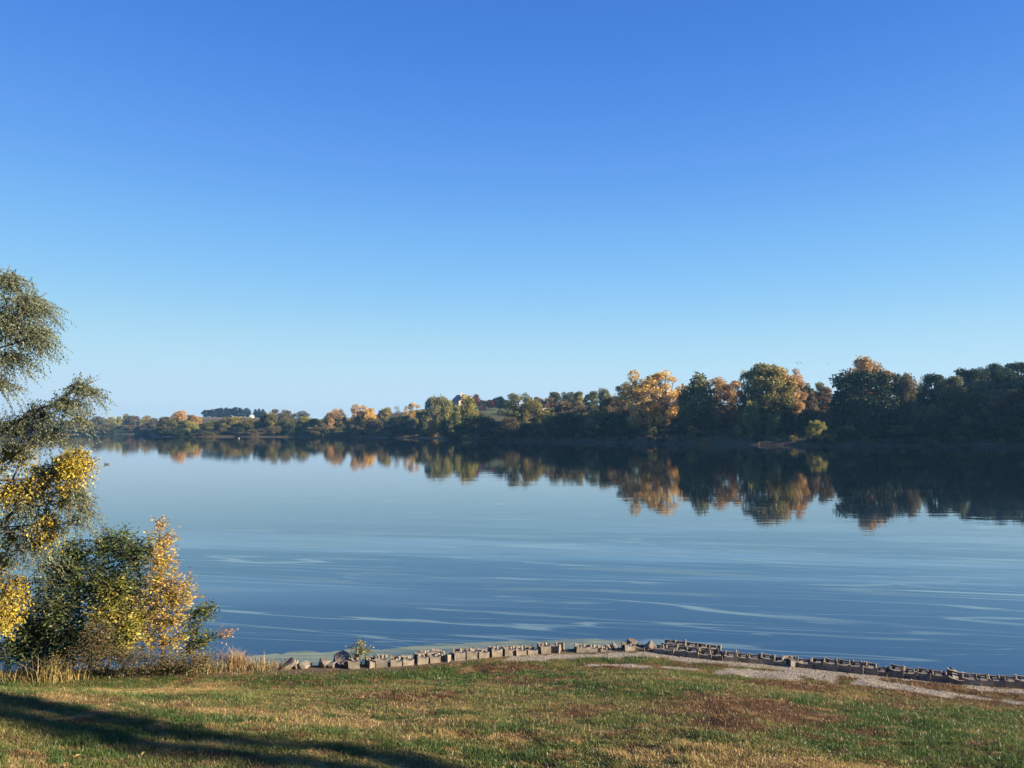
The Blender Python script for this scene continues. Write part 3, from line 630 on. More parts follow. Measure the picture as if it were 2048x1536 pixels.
HERO = [
 # px, top, width, t, variant, leaves, name, label
 (360, 824, 30, 45, 'tall0', 'orange', 'poplar_tree', 'tall pale orange poplar standing out of the far left wood'),
 (381, 830, 22, 60, 'round1', 'orange', 'broadleaf_tree', 'small orange tree just right of the tall orange poplar, far left shore'),
 (397, 832, 18, 70, 'round2', 'gold', 'broadleaf_tree', 'small golden tree below the left end of the dark hilltop grove'),
 (340, 838, 34, 30, 'round3', 'olive', 'broadleaf_tree', 'olive tree touching the left side of the tall orange poplar'),
 (462, 834, 46, 40, 'round0', 'goldolive', 'broadleaf_tree', 'olive and tan tree below the middle of the hilltop grove'),
 (498, 838, 34, 35, 'tall1', 'goldolive', 'broadleaf_tree', 'tan tree below the white shed on the hilltop'),
 (530, 828, 26, 40, 'tall2', 'green', 'broadleaf_tree', 'narrow dark green tree right of the white shed, far shore'),
 (562, 819, 52, 90, 'round1', 'brown', 'broadleaf_tree', 'rounded grey-brown tree at the highest point right of the hilltop grove'),
 (610, 834, 36, 45, 'dome0', 'yellowgreen', 'broadleaf_tree', 'yellowish spreading tree left of the big round orange tree'),
 (600, 823, 60, 110, 'dome1', 'brown', 'broadleaf_tree', 'brown tree on the skyline left of the big round orange tree'),
 (645, 840, 40, 25, 'round2', 'olive', 'broadleaf_tree', 'olive tree at the foot of the big round orange tree'),
 (672, 820, 44, 30, 'round3', 'orange', 'broadleaf_tree', 'big round orange tree on the far shore left of centre'),
 (716, 808, 34, 40, 'open1', 'orange', 'cottonwood_tree', 'tall pinkish orange tree, highest of the orange trees left of centre'),
 (738, 815, 30, 45, 'round0', 'gold', 'broadleaf_tree', 'golden tree leaning right beside the tall pinkish orange tree'),
 (750, 838, 42, 14, 'round1', 'brown', 'broadleaf_tree', 'tan leafy tree standing on the reed spit left of centre'),
 (769, 815, 30, 70, 'round2', 'goldolive', 'broadleaf_tree', 'small round olive tree on the skyline right of the golden tree'),
 (793, 811, 20, 80, 'bare0', 'brown', 'bare_tree', 'thin nearly bare tree on the skyline left of centre'),
 (827, 806, 36, 60, 'open2', 'gold', 'broadleaf_tree', 'pale golden fan-shaped tree on the skyline beside the olive clump'),
 (800, 832, 80, 40, 'dome2', 'green', 'broadleaf_tree', 'low dark green thicket tree beneath the pale golden fan-shaped tree'),
 (874, 794, 62, 40, 'round0', 'olive', 'broadleaf_tree', 'large olive tree left of the hilltop house'),
 (893, 806, 30, 30, 'tall3', 'yellowgreen', 'broadleaf_tree', 'yellowish narrow tree in front of the large olive tree by the house'),
 (915, 812, 34, 28, 'round1', 'yellowgreen', 'broadleaf_tree', 'yellow-green tree below the left eave of the hilltop house'),
 (934, 796, 40, 34, 'tall0', 'yellowgreen', 'broadleaf_tree', 'tall yellow-green tree in front of the hilltop house'),
 (866, 838, 28, 8, 'tall1', 'gold', 'broadleaf_tree', 'bright yellow tree low by the water left of the dark point'),
 (890, 842, 36, 8, 'round2', 'goldolive', 'broadleaf_tree', 'olive and yellow tree at the waterside beside the bright yellow tree'),
 (905, 840, 50, 20, 'round3', 'green', 'broadleaf_tree', 'dark green tree behind the yellow trees at the waterside'),
 (955, 832, 88, 8, 'round0', 'green', 'broadleaf_tree', 'broad dark green tree on the point below the hilltop house'),
 (925, 846, 60, 5, 'dome1', 'green', 'broadleaf_tree', 'low dark green tree leaning over the water on the point'),
 (952, 788, 20, 290, 'conifer0', 'red', 'maple_tree', 'pointed crimson tree beside the hilltop house'),
 (966, 800, 22, 270, 'round1', 'brown', 'broadleaf_tree', 'brown tree between the two red trees by the house'),
 (982, 799, 21, 260, 'round2', 'red', 'maple_tree', 'rounded dull red tree right of the hilltop house'),
 (996, 796, 20, 265, 'tall2', 'conifer', 'broadleaf_tree', 'dark green tree right of the dull red tree on the hill lawn'),
 (1006, 795, 22, 240, 'tall3', 'green', 'broadleaf_tree', 'grey-green tree at the right edge of the hill lawn'),
 (1042, 787, 84, 45, 'open0', 'olive', 'broadleaf_tree', 'tall spreading olive tree right of the hill lawn'),
 (1062, 800, 50, 35, 'round3', 'goldolive', 'broadleaf_tree', 'olive and gold tree leaning right of the tall spreading olive tree'),
 (1018, 834, 52, 12, 'round1', 'brown', 'broadleaf_tree', 'grey-brown thinning tree below the tall spreading olive tree'),
 (1078, 794, 24, 200, 'round2', 'rust', 'broadleaf_tree', 'rusty tree on the ridge right of the tall spreading olive tree'),
 (1098, 796, 32, 190, 'dome0', 'rust', 'broadleaf_tree', 'orange-brown tree on the ridge above the pale shed roof'),
 (1109, 783, 28, 220, 'round0', 'olive', 'broadleaf_tree', 'round olive tree first on the ridge right of the rusty trees'),
 (1137, 782, 30, 210, 'tall1', 'olive', 'broadleaf_tree', 'upright olive tree second on the ridge right of the rusty trees'),
 (1160, 784, 30, 200, 'round1', 'yellowgreen', 'broadleaf_tree', 'pale olive tree third on the ridge right of the rusty trees'),
 (1184, 782, 32, 190, 'round2', 'olive', 'broadleaf_tree', 'ragged olive tree fourth on the ridge right of the rusty trees'),
 (1207, 780, 28, 180, 'tall0', 'olive', 'broadleaf_tree', 'olive tree on the ridge nearest the golden cottonwoods'),
 (1135, 803, 110, 60, 'dome2', 'brown', 'broadleaf_tree', 'wide brown-topped tree below the ridge, right of centre'),
 (1140, 826, 100, 22, 'dome0', 'green', 'broadleaf_tree', 'wide dark green thicket tree under the brown-topped tree'),
 (1190, 820, 46, 24, 'round3', 'olive', 'broadleaf_tree', 'olive tree with lit right side left of the golden cottonwoods'),
 (1100, 832, 40, 10, 'tall2', 'olive', 'broadleaf_tree', 'narrow grey-green tree at the waterside right of centre'),
 (1225, 792, 50, 50, 'round0', 'brown', 'broadleaf_tree', 'dark brown tree tucked against the left of the golden cottonwoods'),
 (1252, 765, 40, 45, 'open3', 'brown', 'cottonwood_tree', 'grey-brown cottonwood at the left edge of the golden cottonwoods'),
 (1284, 746, 92, 36, 'open1', 'gold', 'cottonwood_tree', 'big glowing golden cottonwood, leftmost of the two golden giants'),
 (1330, 744, 80, 38, 'open2', 'gold', 'cottonwood_tree', 'big glowing golden cottonwood, right one of the two golden giants'),
 (1388, 756, 62, 26, 'tall3', 'olive', 'broadleaf_tree', 'tall grey-green tree right of the golden cottonwoods'),
 (1362, 766, 30, 48, 'open0', 'orange', 'cottonwood_tree', 'small orange tree between golden cottonwood and tall grey-green tree'),
 (1432, 756, 74, 36, 'open3', 'orange', 'cottonwood_tree', 'sparse orange cottonwood with dark limbs right of the grey-green tree'),
 (1468, 760, 46, 40, 'open1', 'orange', 'cottonwood_tree', 'sparse rusty orange cottonwood left of the tallest tree'),
 (1490, 742, 36, 32, 'open2', 'goldolive', 'cottonwood_tree', 'ragged gold-tipped limb tree on the left of the tallest tree'),
 (1540, 724, 96, 30, 'round0', 'goldolive', 'cottonwood_tree', 'tallest olive and gold tree of the right-hand bank'),
 (1584, 735, 58, 36, 'open0', 'orange', 'cottonwood_tree', 'orange-gold tree on the right shoulder of the tallest tree'),
 (1505, 800, 34, 14, 'tall1', 'yellowgreen', 'broadleaf_tree', 'yellow-green upright tree in front of the tallest tree'),
 (1550, 822, 40, 14, 'dome1', 'olive', 'broadleaf_tree', 'low olive tree with lit top in front of the tallest tree'),
 (1625, 766, 66, 70, 'round1', 'olive', 'broadleaf_tree', 'rounded olive tree in the dip left of the dark giant'),
 (1648, 774, 40, 50, 'round2', 'rust', 'broadleaf_tree', 'rust-tinged tree touching the left side of the dark giant'),
 (1612, 785, 50, 45, 'round3', 'brown', 'broadleaf_tree', 'brown tree in front of the rounded olive tree in the dip'),
 (1722, 744, 128, 22, 'round0', 'conifer', 'broadleaf_tree', 'huge dark green dense tree with square shoulders'),
 (1734, 716, 98, 60, 'round1', 'orange', 'broadleaf_tree', 'orange domed tree rising behind the huge dark green tree'),
 (1806, 748, 50, 34, 'round2', 'green', 'broadleaf_tree', 'dark tree just right of the huge dark green tree'),
 (1818, 756, 34, 24, 'tall2', 'brown', 'broadleaf_tree', 'dull reddish tree in the gap right of the huge dark green tree'),
 (1842, 752, 22, 60, 'bare1', 'brown', 'bare_tree', 'bare twiggy treetop in the dip of the dark right-hand wood'),
 (1868, 745, 50, 40, 'round3', 'green', 'broadleaf_tree', 'dark green tree right of the bare treetop, first on the rise'),
 (1905, 750, 56, 34, 'round0', 'olive', 'broadleaf_tree', 'olive-tipped dark tree second on the rise of the right wood'),
 (1938, 738, 60, 55, 'round1', 'green', 'broadleaf_tree', 'dark green tree third on the rise of the right wood'),
 (1972, 736, 56, 60, 'dome2', 'green', 'broadleaf_tree', 'dark flat-topped tree fourth on the rise of the right wood'),
 (2004, 728, 60, 75, 'round2', 'green', 'broadleaf_tree', 'dark green tree fifth on the rise of the right wood'),
 (2042, 721, 64, 85, 'round3', 'green', 'broadleaf_tree', 'highest dark green tree at the right edge of the picture'),
 (1965, 760, 60, 30, 'round0', 'olive', 'broadleaf_tree', 'olive-tipped tree above and left of the round orange-brown tree'),
 (2014, 778, 68, 12, 'round2', 'rust', 'broadleaf_tree', 'round orange-brown tree lit within the dark right-hand wood'),
 # bushes on the far bank
 (1305, 853, 26, 9, 'dome0', 'yellowgreen', 'shrub', 'lit yellow-green bush below the golden cottonwoods'),
 (1383, 854, 20, 9, 'tall0', 'yellowgreen', 'shrub', 'lit upright bush on the bank below the grey-green tree'),
 (1476, 848, 12, 9, 'tall1', 'yellowgreen', 'shrub', 'slim lit sapling on the bank below the rusty cottonwood'),
 (1632, 842, 46, 3.5, 'open2', 'yellowgreen', 'shrub', 'largest lit green bush at the edge of the far water'),
 (1541, 866, 10, 8, 'dome1', 'rust', 'shrub', 'tiny rust-coloured bush left of the large lit green bush'),
 (1590, 865, 11, 8, 'round1', 'orange', 'shrub', 'tiny orange bush close to the large lit green bush'),
 (1662, 881, 18, 3, 'dome2', 'goldolive', 'shrub', 'low tan clump just right of the large lit green bush'),
 (1238, 858, 16, 9, 'round0', 'brown', 'shrub', 'small dim bush left of the lit yellow-green bush'),
 (1448, 866, 10, 8, 'round2', 'goldolive', 'shrub', 'tiny pale bush left of the slim lit sapling'),
 (1500, 866, 10, 8, 'dome2', 'goldolive', 'shrub', 'tiny pale bush right of the slim lit sapling'),
 (1325, 864, 8, 12, 'dome0', 'rust', 'shrub', 'tiny brown bush right of the lit yellow-green bush'),
]
for h_ in HERO:
    px, top, wpx, t, key, mat, name, lab = h_
    shore_tree(px, top, wpx, t, key, mat, name, lab, 'bush' if name == 'shrub' else 'tree')
# dark grove on the hilltop field
for i, (px, top, w, key) in enumerate([(414, 820, 20, 'round0'), (428, 818, 20, 'round1'), (441, 817, 18, 'tall0'), (452, 815, 16, 'conifer0'), (462, 816, 18, 'tall1'),
                                       (474, 814, 18, 'round2'), (489, 817, 24, 'round3'), (511, 818, 10, 'conifer1'), (518, 817, 10, 'conifer0'), (526, 818, 12, 'conifer1')]):
    o_ = ['first', 'second', 'third', 'fourth', 'fifth', 'sixth', 'seventh', 'eighth', 'ninth', 'last'][i]
    shore_tree(px, top, w, 600, key, 'conifer', 'evergreen_tree', '%s dark evergreen from the left in the grove on the hilltop field' % o_, 'tree', 'dark grove on the hilltop field')

ORD = lambda n: '%d%s' % (n, 'th' if 10 <= n % 100 <= 20 else {1: 'st', 2: 'nd', 3: 'rd'}.get(n % 10, 'th'))
SKY_X = [-800, 0, 150, 230, 330, 400, 540, 640, 700, 760, 800, 845, 870, 930, 1000, 1040, 1080, 1110, 1200, 1240, 1260, 1330, 1400, 1470, 1520, 1590, 1610, 1660, 1680, 1780, 1830, 1900, 1960, 2048]
SKY_Y = [842, 842, 840, 834, 834, 842, 832, 829, 830, 832, 836, 822, 815, 822, 824, 805, 810, 806, 796, 790, 785, 775, 785, 785, 760, 765, 785, 790, 775, 772, 768, 760, 752, 742]
LIT = [(1305, 9, 2.0), (1383, 9, 2.0), (1476, 9, 2.0), (1632, 3.5, 2.5), (1541, 8, 1.5), (1590, 8, 1.5), (2014, 12, 13.0), (1284, 36, 12.0), (1330, 38, 12.0), (1540, 30, 15.0), (1432, 36, 13.0), (1584, 36, 14.0), (1734, 60, 26.0), (1505, 14, 6.0)]
LIT = [(far_pos(a_, b_) + Vector((0, 0, c_))) for a_, b_, c_ in LIT]
def blocks_sun(p, top_z, rad):
    for iq, q in enumerate(LIT):
        dx, dy = p.x - q.x, p.y - q.y; along = dx * SUN_AZ[0] + dy * SUN_AZ[1]
        if along < 8: continue
        if abs(-dx * SUN_AZ[1] + dy * SUN_AZ[0]) < rad * (1.15 if iq < 4 else 0.6) and q.z + along * math.tan(R(SUN_EL)) < top_z: return True
    return False
def fill(n, p0, p1, t0, t1, lift, mats, name, label, group, kinds=('round', 'dome', 'tall'), wr=(26, 52), g=random.Random(3)):
    cnt = -1
    for j in range(n):
        px = p0 + (p1 - p0) * (j + g.random()) / n; t = g.uniform(t0, t1)
        kd = g.choice(kinds); key = kd + str(g.randrange({'round': 4, 'tall': 4, 'dome': 3, 'open': 4}[kd]))
        top = np.interp(px, SKY_X, SKY_Y) + g.uniform(*lift)
        w = g.uniform(*wr) * (0.7 if kd == 'tall' else 1.0)
        b0_ = far_pos(px, t); mt = g.choice(mats)
        if px > 1200 and blocks_sun(b0_, at(px, top, b0_.y).z, w / F * b0_.y * .55): continue
        cnt += 1; i = cnt
        shore_tree(px, top, w, t, key, mt, name, '%s from the left of the %s' % (ORD(i + 1), label), 'bush' if name == 'shrub' else 'tree', group)
fill(46, -250, 345, 40, 130, (-4, 8), ['brown', 'olive', 'goldolive', 'brown', 'olive', 'rust', 'yellowgreen'], 'broadleaf_tree', 'brownish trees crowded in the most distant wood, far left', 'trees of the most distant wood')
fill(40, -250, 335, 3, 40, (8, 22), ['brown', 'olive', 'green', 'rust', 'goldolive', 'olive'], 'broadleaf_tree', 'low front-row trees below the most distant wood', 'front trees of the most distant wood')
fill(46, 330, 860, 30, 130, (-3, 12), ['olive', 'yellowgreen', 'brown', 'goldolive', 'olive'], 'broadleaf_tree', 'dull olive trees packed between hilltop grove and centre', 'trees packed into the left-centre wood')
fill(36, 318, 860, 3, 26, (16, 32), ['green', 'olive', 'green', 'brown'], 'shrub', 'dark low bushes lining the left-centre shore', 'bushes lining the left-centre shore', ('dome', 'round'), (22, 40))
fill(14, 855, 1240, 60, 140, (4, 20), ['olive', 'olive', 'brown', 'goldolive'], 'broadleaf_tree', 'half-hidden dull trees behind the central shore', 'trees behind the central shore')
fill(22, 980, 1240, 4, 30, (30, 62), ['green', 'brown', 'green', 'olive'], 'shrub', 'dark thicket bushes right of the central point', 'thicket bushes under the central trees', ('dome', 'round'), (36, 60))
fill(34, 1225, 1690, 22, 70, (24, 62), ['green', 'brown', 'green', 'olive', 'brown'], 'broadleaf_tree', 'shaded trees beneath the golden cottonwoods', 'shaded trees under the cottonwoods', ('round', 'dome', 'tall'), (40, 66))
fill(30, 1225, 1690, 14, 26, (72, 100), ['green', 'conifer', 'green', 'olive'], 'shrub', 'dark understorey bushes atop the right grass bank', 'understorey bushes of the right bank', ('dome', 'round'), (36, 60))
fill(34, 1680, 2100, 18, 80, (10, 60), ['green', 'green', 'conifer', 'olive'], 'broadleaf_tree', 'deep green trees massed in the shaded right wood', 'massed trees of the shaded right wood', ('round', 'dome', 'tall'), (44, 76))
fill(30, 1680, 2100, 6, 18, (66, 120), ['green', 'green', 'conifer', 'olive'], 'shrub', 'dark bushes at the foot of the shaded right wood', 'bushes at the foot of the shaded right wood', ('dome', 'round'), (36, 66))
# the same wood goes on out of the picture to the right, on the rising hill, as one mass; tree heights and gaps shaped for the shade on the bank
g_ = random.Random(12); WV, WF, WR = [], [], []; off_ = 0
low = []
for i in range(3):
    me_ = far_crown('mass', gen_lobes('round', 100 + i), 1300, 0.10, 0.0, 100 + i)
    v_ = np.empty(len(me_.vertices) * 3, np.float32); me_.vertices.foreach_get('co', v_)
    r_ = np.empty(len(me_.polygons), np.float32); me_.attributes['rnd'].data.foreach_get('value', r_)
    low.append((v_.reshape(-1, 3), r_)); bpy.data.meshes.remove(me_)
for i in range(150):
    px = g_.choice([g_.uniform(2085, 2600), g_.uniform(2085, 3500)]); t = g_.choice([g_.uniform(6, 60), g_.uniform(60, 170)])
    b0_ = far_pos(px, t); hh_ = g_.uniform(21, 30); ww_ = g_.uniform(15, 22); a_ = g_.uniform(0, 6.28)
    if px < 2400: hh_ = max(8.0, min(hh_, at(px, 735, b0_.y).z - b0_.z))
    v_, r_ = low[g_.randrange(3)]
    if blocks_sun(b0_, b0_.z + hh_, 9.5): continue
    q = np.empty_like(v_); q[:, 0] = (v_[:, 0] * math.cos(a_) - v_[:, 1] * math.sin(a_)) * ww_ + b0_.x
    q[:, 1] = (v_[:, 0] * math.sin(a_) + v_[:, 1] * math.cos(a_)) * ww_ + b0_.y; q[:, 2] = v_[:, 2] * hh_ + b0_.z
    nl = len(v_) // 4; bb = np.arange(nl)[:, None] * 4 + off_; off_ += len(v_)
    WV.append(q); WF.append(np.concatenate([bb + [0, 1, 2], bb + [0, 2, 3]], 1).reshape(-1, 3)); WR.append(r_)
me_ = mesh_np('wooded_hillside', np.concatenate(WV), np.concatenate(WF), False, {'rnd': ('FACE', 'FLOAT', np.concatenate(WR))})
tag(link('wooded_hillside', me_, M['green']), 'dark wood continuing over the hill past the right edge', 'wood', kind='stuff')
g_ = random.Random(5)
for i in range(44):
    px = 1000 + 1095 * (i + g_.random()) / 44
    shore_tree(px, 886 + (px - 1300) * .010 - g_.uniform(6, 18), g_.uniform(8, 22), g_.uniform(.5, 5), 'dome' + str(g_.randrange(3)), g_.choice(['brown', 'olive', 'green', 'goldolive', 'rust', 'brown']), 'waterside_shrub',
               '%s from the left of the small waterside shrubs on the right bank' % ORD(i + 1), 'bush', 'small waterside shrubs of the right bank')

# ------------------------------------------------------------------ buildings and small far things
def gable(name, base, w, d, hw, hr, rz, wall, roof, label, cat, chimneys=(), windows=(), dormer=False):
    root = empty(name, base, rz); tag(root, label, cat)
    mb = MB(); mb.prism([(-w / 2, -1.5), (w / 2, -1.5), (w / 2, hw), (0, hw + hr), (-w / 2, hw)], -d / 2, d / 2)
    wo = link('wall', mb.mesh('wall'), M[wall], root)
    mb = MB(); e = w * 0.06; th = 0.25; s = hr / (w / 2)
    for sg in (-1, 1):
        mb.prism([(0, hw + hr + 0.04), (0, hw + hr + 0.04 + th), (sg * (w / 2 + e), hw - s * e + 0.04 + th), (sg * (w / 2 + e), hw - s * e + 0.04)][::-sg], -d / 2 - e, d / 2 + e)
    ro = link('roof', mb.mesh('roof'), M[roof], root)
    for (x, y) in chimneys:
        mb = MB(); mb.box(x - .6, x + .6, y - .5, y + .5, hw, hw + hr + 1.6); mb.box(x - .75, x + .75, y - .65, y + .65, hw + hr + 1.6, hw + hr + 1.9)
        link('chimney', mb.mesh('chimney'), M['wall'], ro)
    for (x, z, ww, hh) in windows:
        mb = MB(); mb.box(x - ww / 2, x + ww / 2, -d / 2 - 0.06, -d / 2 + 0.02, z, z + hh)
        wi = link('window', mb.mesh('window'), M['glass'], root)
        mb = MB()
        for (a, b, c_, d_) in ((-ww / 2 - .12, ww / 2 + .12, z + hh, z + hh + .14), (-ww / 2 - .12, ww / 2 + .12, z - .14, z), (-ww / 2 - .12, -ww / 2, z, z + hh), (ww / 2, ww / 2 + .12, z, z + hh)):
            mb.box(x + a, x + b, -d / 2 - 0.10, -d / 2 + .01, c_, d_)
        link('frame', mb.mesh('frame'), M['white'], wi)
    return root
def hill_at(px, t): p = far_pos(px, t); return p
hb = hill_at(922, 330); ztop = at(926, 790, hb.y).z
hs_ = gable('house', (hb.x, hb.y, hb.z), 15, 14, ztop - hb.z - 6.5, 6.5, R(38), 'wall', 'roof', 'large house with steep brown roof and chimneys among trees on the hill', 'house',
      [(-2.5, -3), (3.2, 2)], [(-4, ztop - hb.z - 9.5, 1.2, 1.6), (0, ztop - hb.z - 9.5, 1.2, 1.6), (4, ztop - hb.z - 9.5, 1.2, 1.6), (0, ztop - hb.z - 5.4, 1.2, 1.5)])
hwz = ztop - hb.z - 6.5
mb = MB(); mb.prism([(1.5, hwz - 1), (10.5, hwz - 1), (10.5, hwz + .3), (6, hwz + 5.2), (1.5, hwz + .3)], -9.5, -2)
wg = link('gable_wing', mb.mesh('gable_wing'), M['wall'], hs_)
mb = MB()
for sg in (-1, 1):
    mb.prism([(6, hwz + 5.24), (6, hwz + 5.5), (6 + sg * 5.0, hwz + 0.06), (6 + sg * 5.0, hwz - .2)][::-sg], -9.9, -2)
link('wing_roof', mb.mesh('wing_roof'), M['roof'], wg)
b = hill_at(965, 230)
gable('red_shed', (b.x, b.y, b.z + .3), 5.0, 4.0, 2.6, 1.8, R(20), 'redpaint', 'redpaint', 'small red shed on the green hill lawn below the red trees', 'shed', (), [(0, 1.1, 1.0, 1.0)])
b = hill_at(505, 590)
gable('white_shed', (b.x, b.y, b.z + .3), 4.0, 5.0, 3.2, 1.5, R(0), 'white', 'roof', 'small white shed beside the dark grove on the hilltop field', 'shed', (), [(0, 1.6, 1.2, 1.3)])
b = hill_at(1090, 185)
gable('long_shed', (b.x, b.y, at(1090, 817, b.y).z - 3.0), 9, 4, 1.9, 1.1, R(4), 'white', 'white', 'long pale low shed below the rusty trees on the ridge', 'shed', (), [(-2, .7, .9, .8), (2, .7, .9, .8)])

def bird(px, py, Y, span, flap, yaw, label):
    root = empty('flying_bird', at(px, py, Y), yaw); tag(root, label, 'bird', 'birds flying over the lake')
    mb = MB(); s = span
    mb.tube([(-.30 * s, 0, 0), (-.2 * s, 0, .01 * s), (0, 0, 0), (.16 * s, 0, .01 * s), (.34 * s, 0, .05 * s), (.42 * s, 0, .05 * s)], [.01 * s, .05 * s, .08 * s, .06 * s, .022 * s, .008 * s], 6)
    link('body', mb.mesh('body'), M['feather'], root)
    for sg in (-1, 1):
        mb = MB(); a = flap
        pts = [(.12, 0, .02), (.14, .25, .02 + .25 * a), (.04, .5, .02 + .32 * a), (-.03, .48, .02 + .30 * a), (-.06, .22, .02 + .2 * a), (-.08, 0, .02)]
        top = [(x * s, sg * y * s, z * s) for x, y, z in pts]; bot = [(x, y, z - .015 * s) for x, y, z in top]
        n = 6; mb.add(top + bot, [tuple(range(n)), tuple(range(2 * n - 1, n - 1, -1))] + [(i, (i + 1) % n, n + (i + 1) % n, n + i) for i in range(n)])
        link('wing', mb.mesh('wing'), M['feather'], root)
for i, (px, py, sp, fl, lab) in enumerate([(1594, 725, 1.5, .5, 'upper left bird of the small flock above the tallest tree'), (1596, 728, 1.5, -.3, 'lowest left bird of the small flock above the tallest tree'),
        (1601, 725, 1.5, .6, 'upper middle bird of the small flock above the tallest tree'), (1605, 728, 1.6, .1, 'lower middle bird of the small flock above the tallest tree'),
        (1615, 727, 1.4, .3, 'rightmost bird of the small flock above the tallest tree'), (1656, 727, 1.5, .1, 'lone bird between the flock and the orange domed tree')]):
    bird(px, py, 420, sp, fl, R(170 + 9 * i), lab)
for i, (px, py, sp, fl, lab) in enumerate([(1206, 640, 1.5, .1, 'left bird of three high in the blue sky'), (1212, 640, 1.5, -.1, 'middle bird of three high in the blue sky'), (1221, 640, 1.4, .3, 'right bird of three high in the blue sky'),
        (1268, 645, 1.5, .05, 'faint bird right of the three high birds'), (1279, 652, 1.3, .2, 'lowest faint bird right of the three high birds')]):
    bird(px, py, 520, sp, fl, R(175 + 7 * i), lab)
# duck and buoy on the water
p = on_plane(213, 929, 0.0)
root = empty('duck', p, R(200)); tag(root, 'tiny dark duck floating on the open water at far left', 'duck'); root.scale = (1.5, 1.5, 1.5)
mb = MB(); mb.tube([(-.30, 0, .10), (-.2, 0, .06), (0, 0, .03), (.14, 0, .05), (.2, 0, .1)], [.015, .08, .11, .09, .03], 8); link('body', mb.mesh('body', True), M['feather'], root)
mb = MB(); mb.tube([(.14, 0, .08), (.19, 0, .17), (.21, 0, .21), (.24, 0, .23), (.28, 0, .22)], [.035, .03, .045, .045, .02], 8); hd = link('head', mb.mesh('head', True), M['feather'], root)
mb = MB(); mb.tube([(.27, 0, .22), (.35, 0, .205)], [.018, .012], 6); link('beak', mb.mesh('beak'), M['beak'], hd)
p = on_plane(481, 877, 0.0)
root = empty('buoy', (p.x, p.y - 3, 0), 0, (.7, .7, .7)); tag(root, 'small pale buoy floating off the far left-centre shore', 'buoy')
mb = MB(); mb.tube([(0, 0, -.3), (0, 0, .1), (0, 0, .5), (0, 0, .75)], [.45, .6, .55, .25], 10); link('float', mb.mesh('float', True), M['wall'], root)
mb = MB(); mb.tube([(0, 0, .7), (0, 0, 1.3)], [.18, .12], 8); link('post', mb.mesh('post'), M['wall'], root)

for i, (px, t_, ln_, rz_, lab) in enumerate([(1935, 1.0, 9, .1, 'long pale driftwood log at the far right waterline'), (1985, 1.6, 7, -.15, 'shorter driftwood log right of the long pale one'), (1880, .8, 6, .25, 'thin driftwood branch left of the long pale log'), (1012, 1.2, 8, .05, 'pale fallen trunk on the shore below the grey-brown tree')]):
    b = far_pos(px, t_); root = empty('driftwood_log', (b.x, b.y, b.z + .45), rz_); tag(root, lab, 'log')
    mb = MB(); mb.tube([(-ln_ / 2, 0, .1), (-ln_ / 5, .15, .05), (ln_ / 5, -.1, .0), (ln_ / 2, .1, .25)], [.22, .2, .15, .07], 7); link('stem', mb.mesh('stem', True), M['rock'], root)
    for k_ in (-.2, .15, .35):
        mb = MB(); mb.tube([(ln_ * k_, 0, .05), (ln_ * k_ + .5, .2, .7), (ln_ * k_ + .9, .1, 1.3)], [.09, .05, .02], 5); link('branch', mb.mesh('branch'), M['rock'], root)
# reeds on the spit and dry grass along the far bank (uncountable)
def blade_mesh(name, base, height, lean, width, colr, bend=0.5):
    """grass blades: two-segment tapering strips of 3 triangles"""
    n = len(base); th = rng.uniform(0, 6.283, n); side = np.c_[np.cos(th), np.sin(th), np.zeros(n)]
    ph = rng.uniform(0, 6.283, n); ld = np.c_[np.cos(ph), np.sin(ph), np.zeros(n)] * lean[:, None]
    w = width[:, None]; h = height[:, None]
    m1 = base + np.array([0, 0, 1.0]) * h * 0.55 + ld * h * 0.3
    tip = base + np.array([0, 0, 1.0]) * h * (1 - 0.35 * lean[:, None]) + ld * h * 0.95
    V = np.stack([base - side * w * .5, base + side * w * .5, m1 + side * w * .4, m1 - side * w * .4, tip], 1).reshape(-1, 3)
    b = np.arange(n)[:, None] * 5
    Fc = np.concatenate([b + [0, 1, 2], b + [0, 2, 3], b + [3, 2, 4]], 1).reshape(-1, 3)
    c = np.repeat(np.c_[colr, np.ones(n)], 3, axis=0)
    return mesh_np(name, V, Fc, False, {'col': ('FACE', 'FLOAT_COLOR', c)})
n = 6000
px = np.where(rng.random(n) < 0.55, rng.uniform(705, 850, n), rng.uniform(1010, 2090, n)); t = rng.uniform(-0.5, 14, n) ** 1.0
base = np.array([[*far_pos(a, b_)] for a, b_ in zip(px, t)]); base[:, 2] += 0.2
cc = np.where(px[:, None] > 1000, np.array([0.12, 0.085, 0.045]), np.array([0.15, 0.11, 0.06])) * rng.uniform(0.5, 1.3, n)[:, None]
me = blade_mesh('shore_reeds', base, rng.uniform(0.6, 1.9, n), rng.uniform(0, .5, n), np.full(n, 0.14), cc)
tag(link('shore_reeds', me, M['grass']), 'dry tan reeds and weeds along the far waterline', 'reeds', kind='stuff')

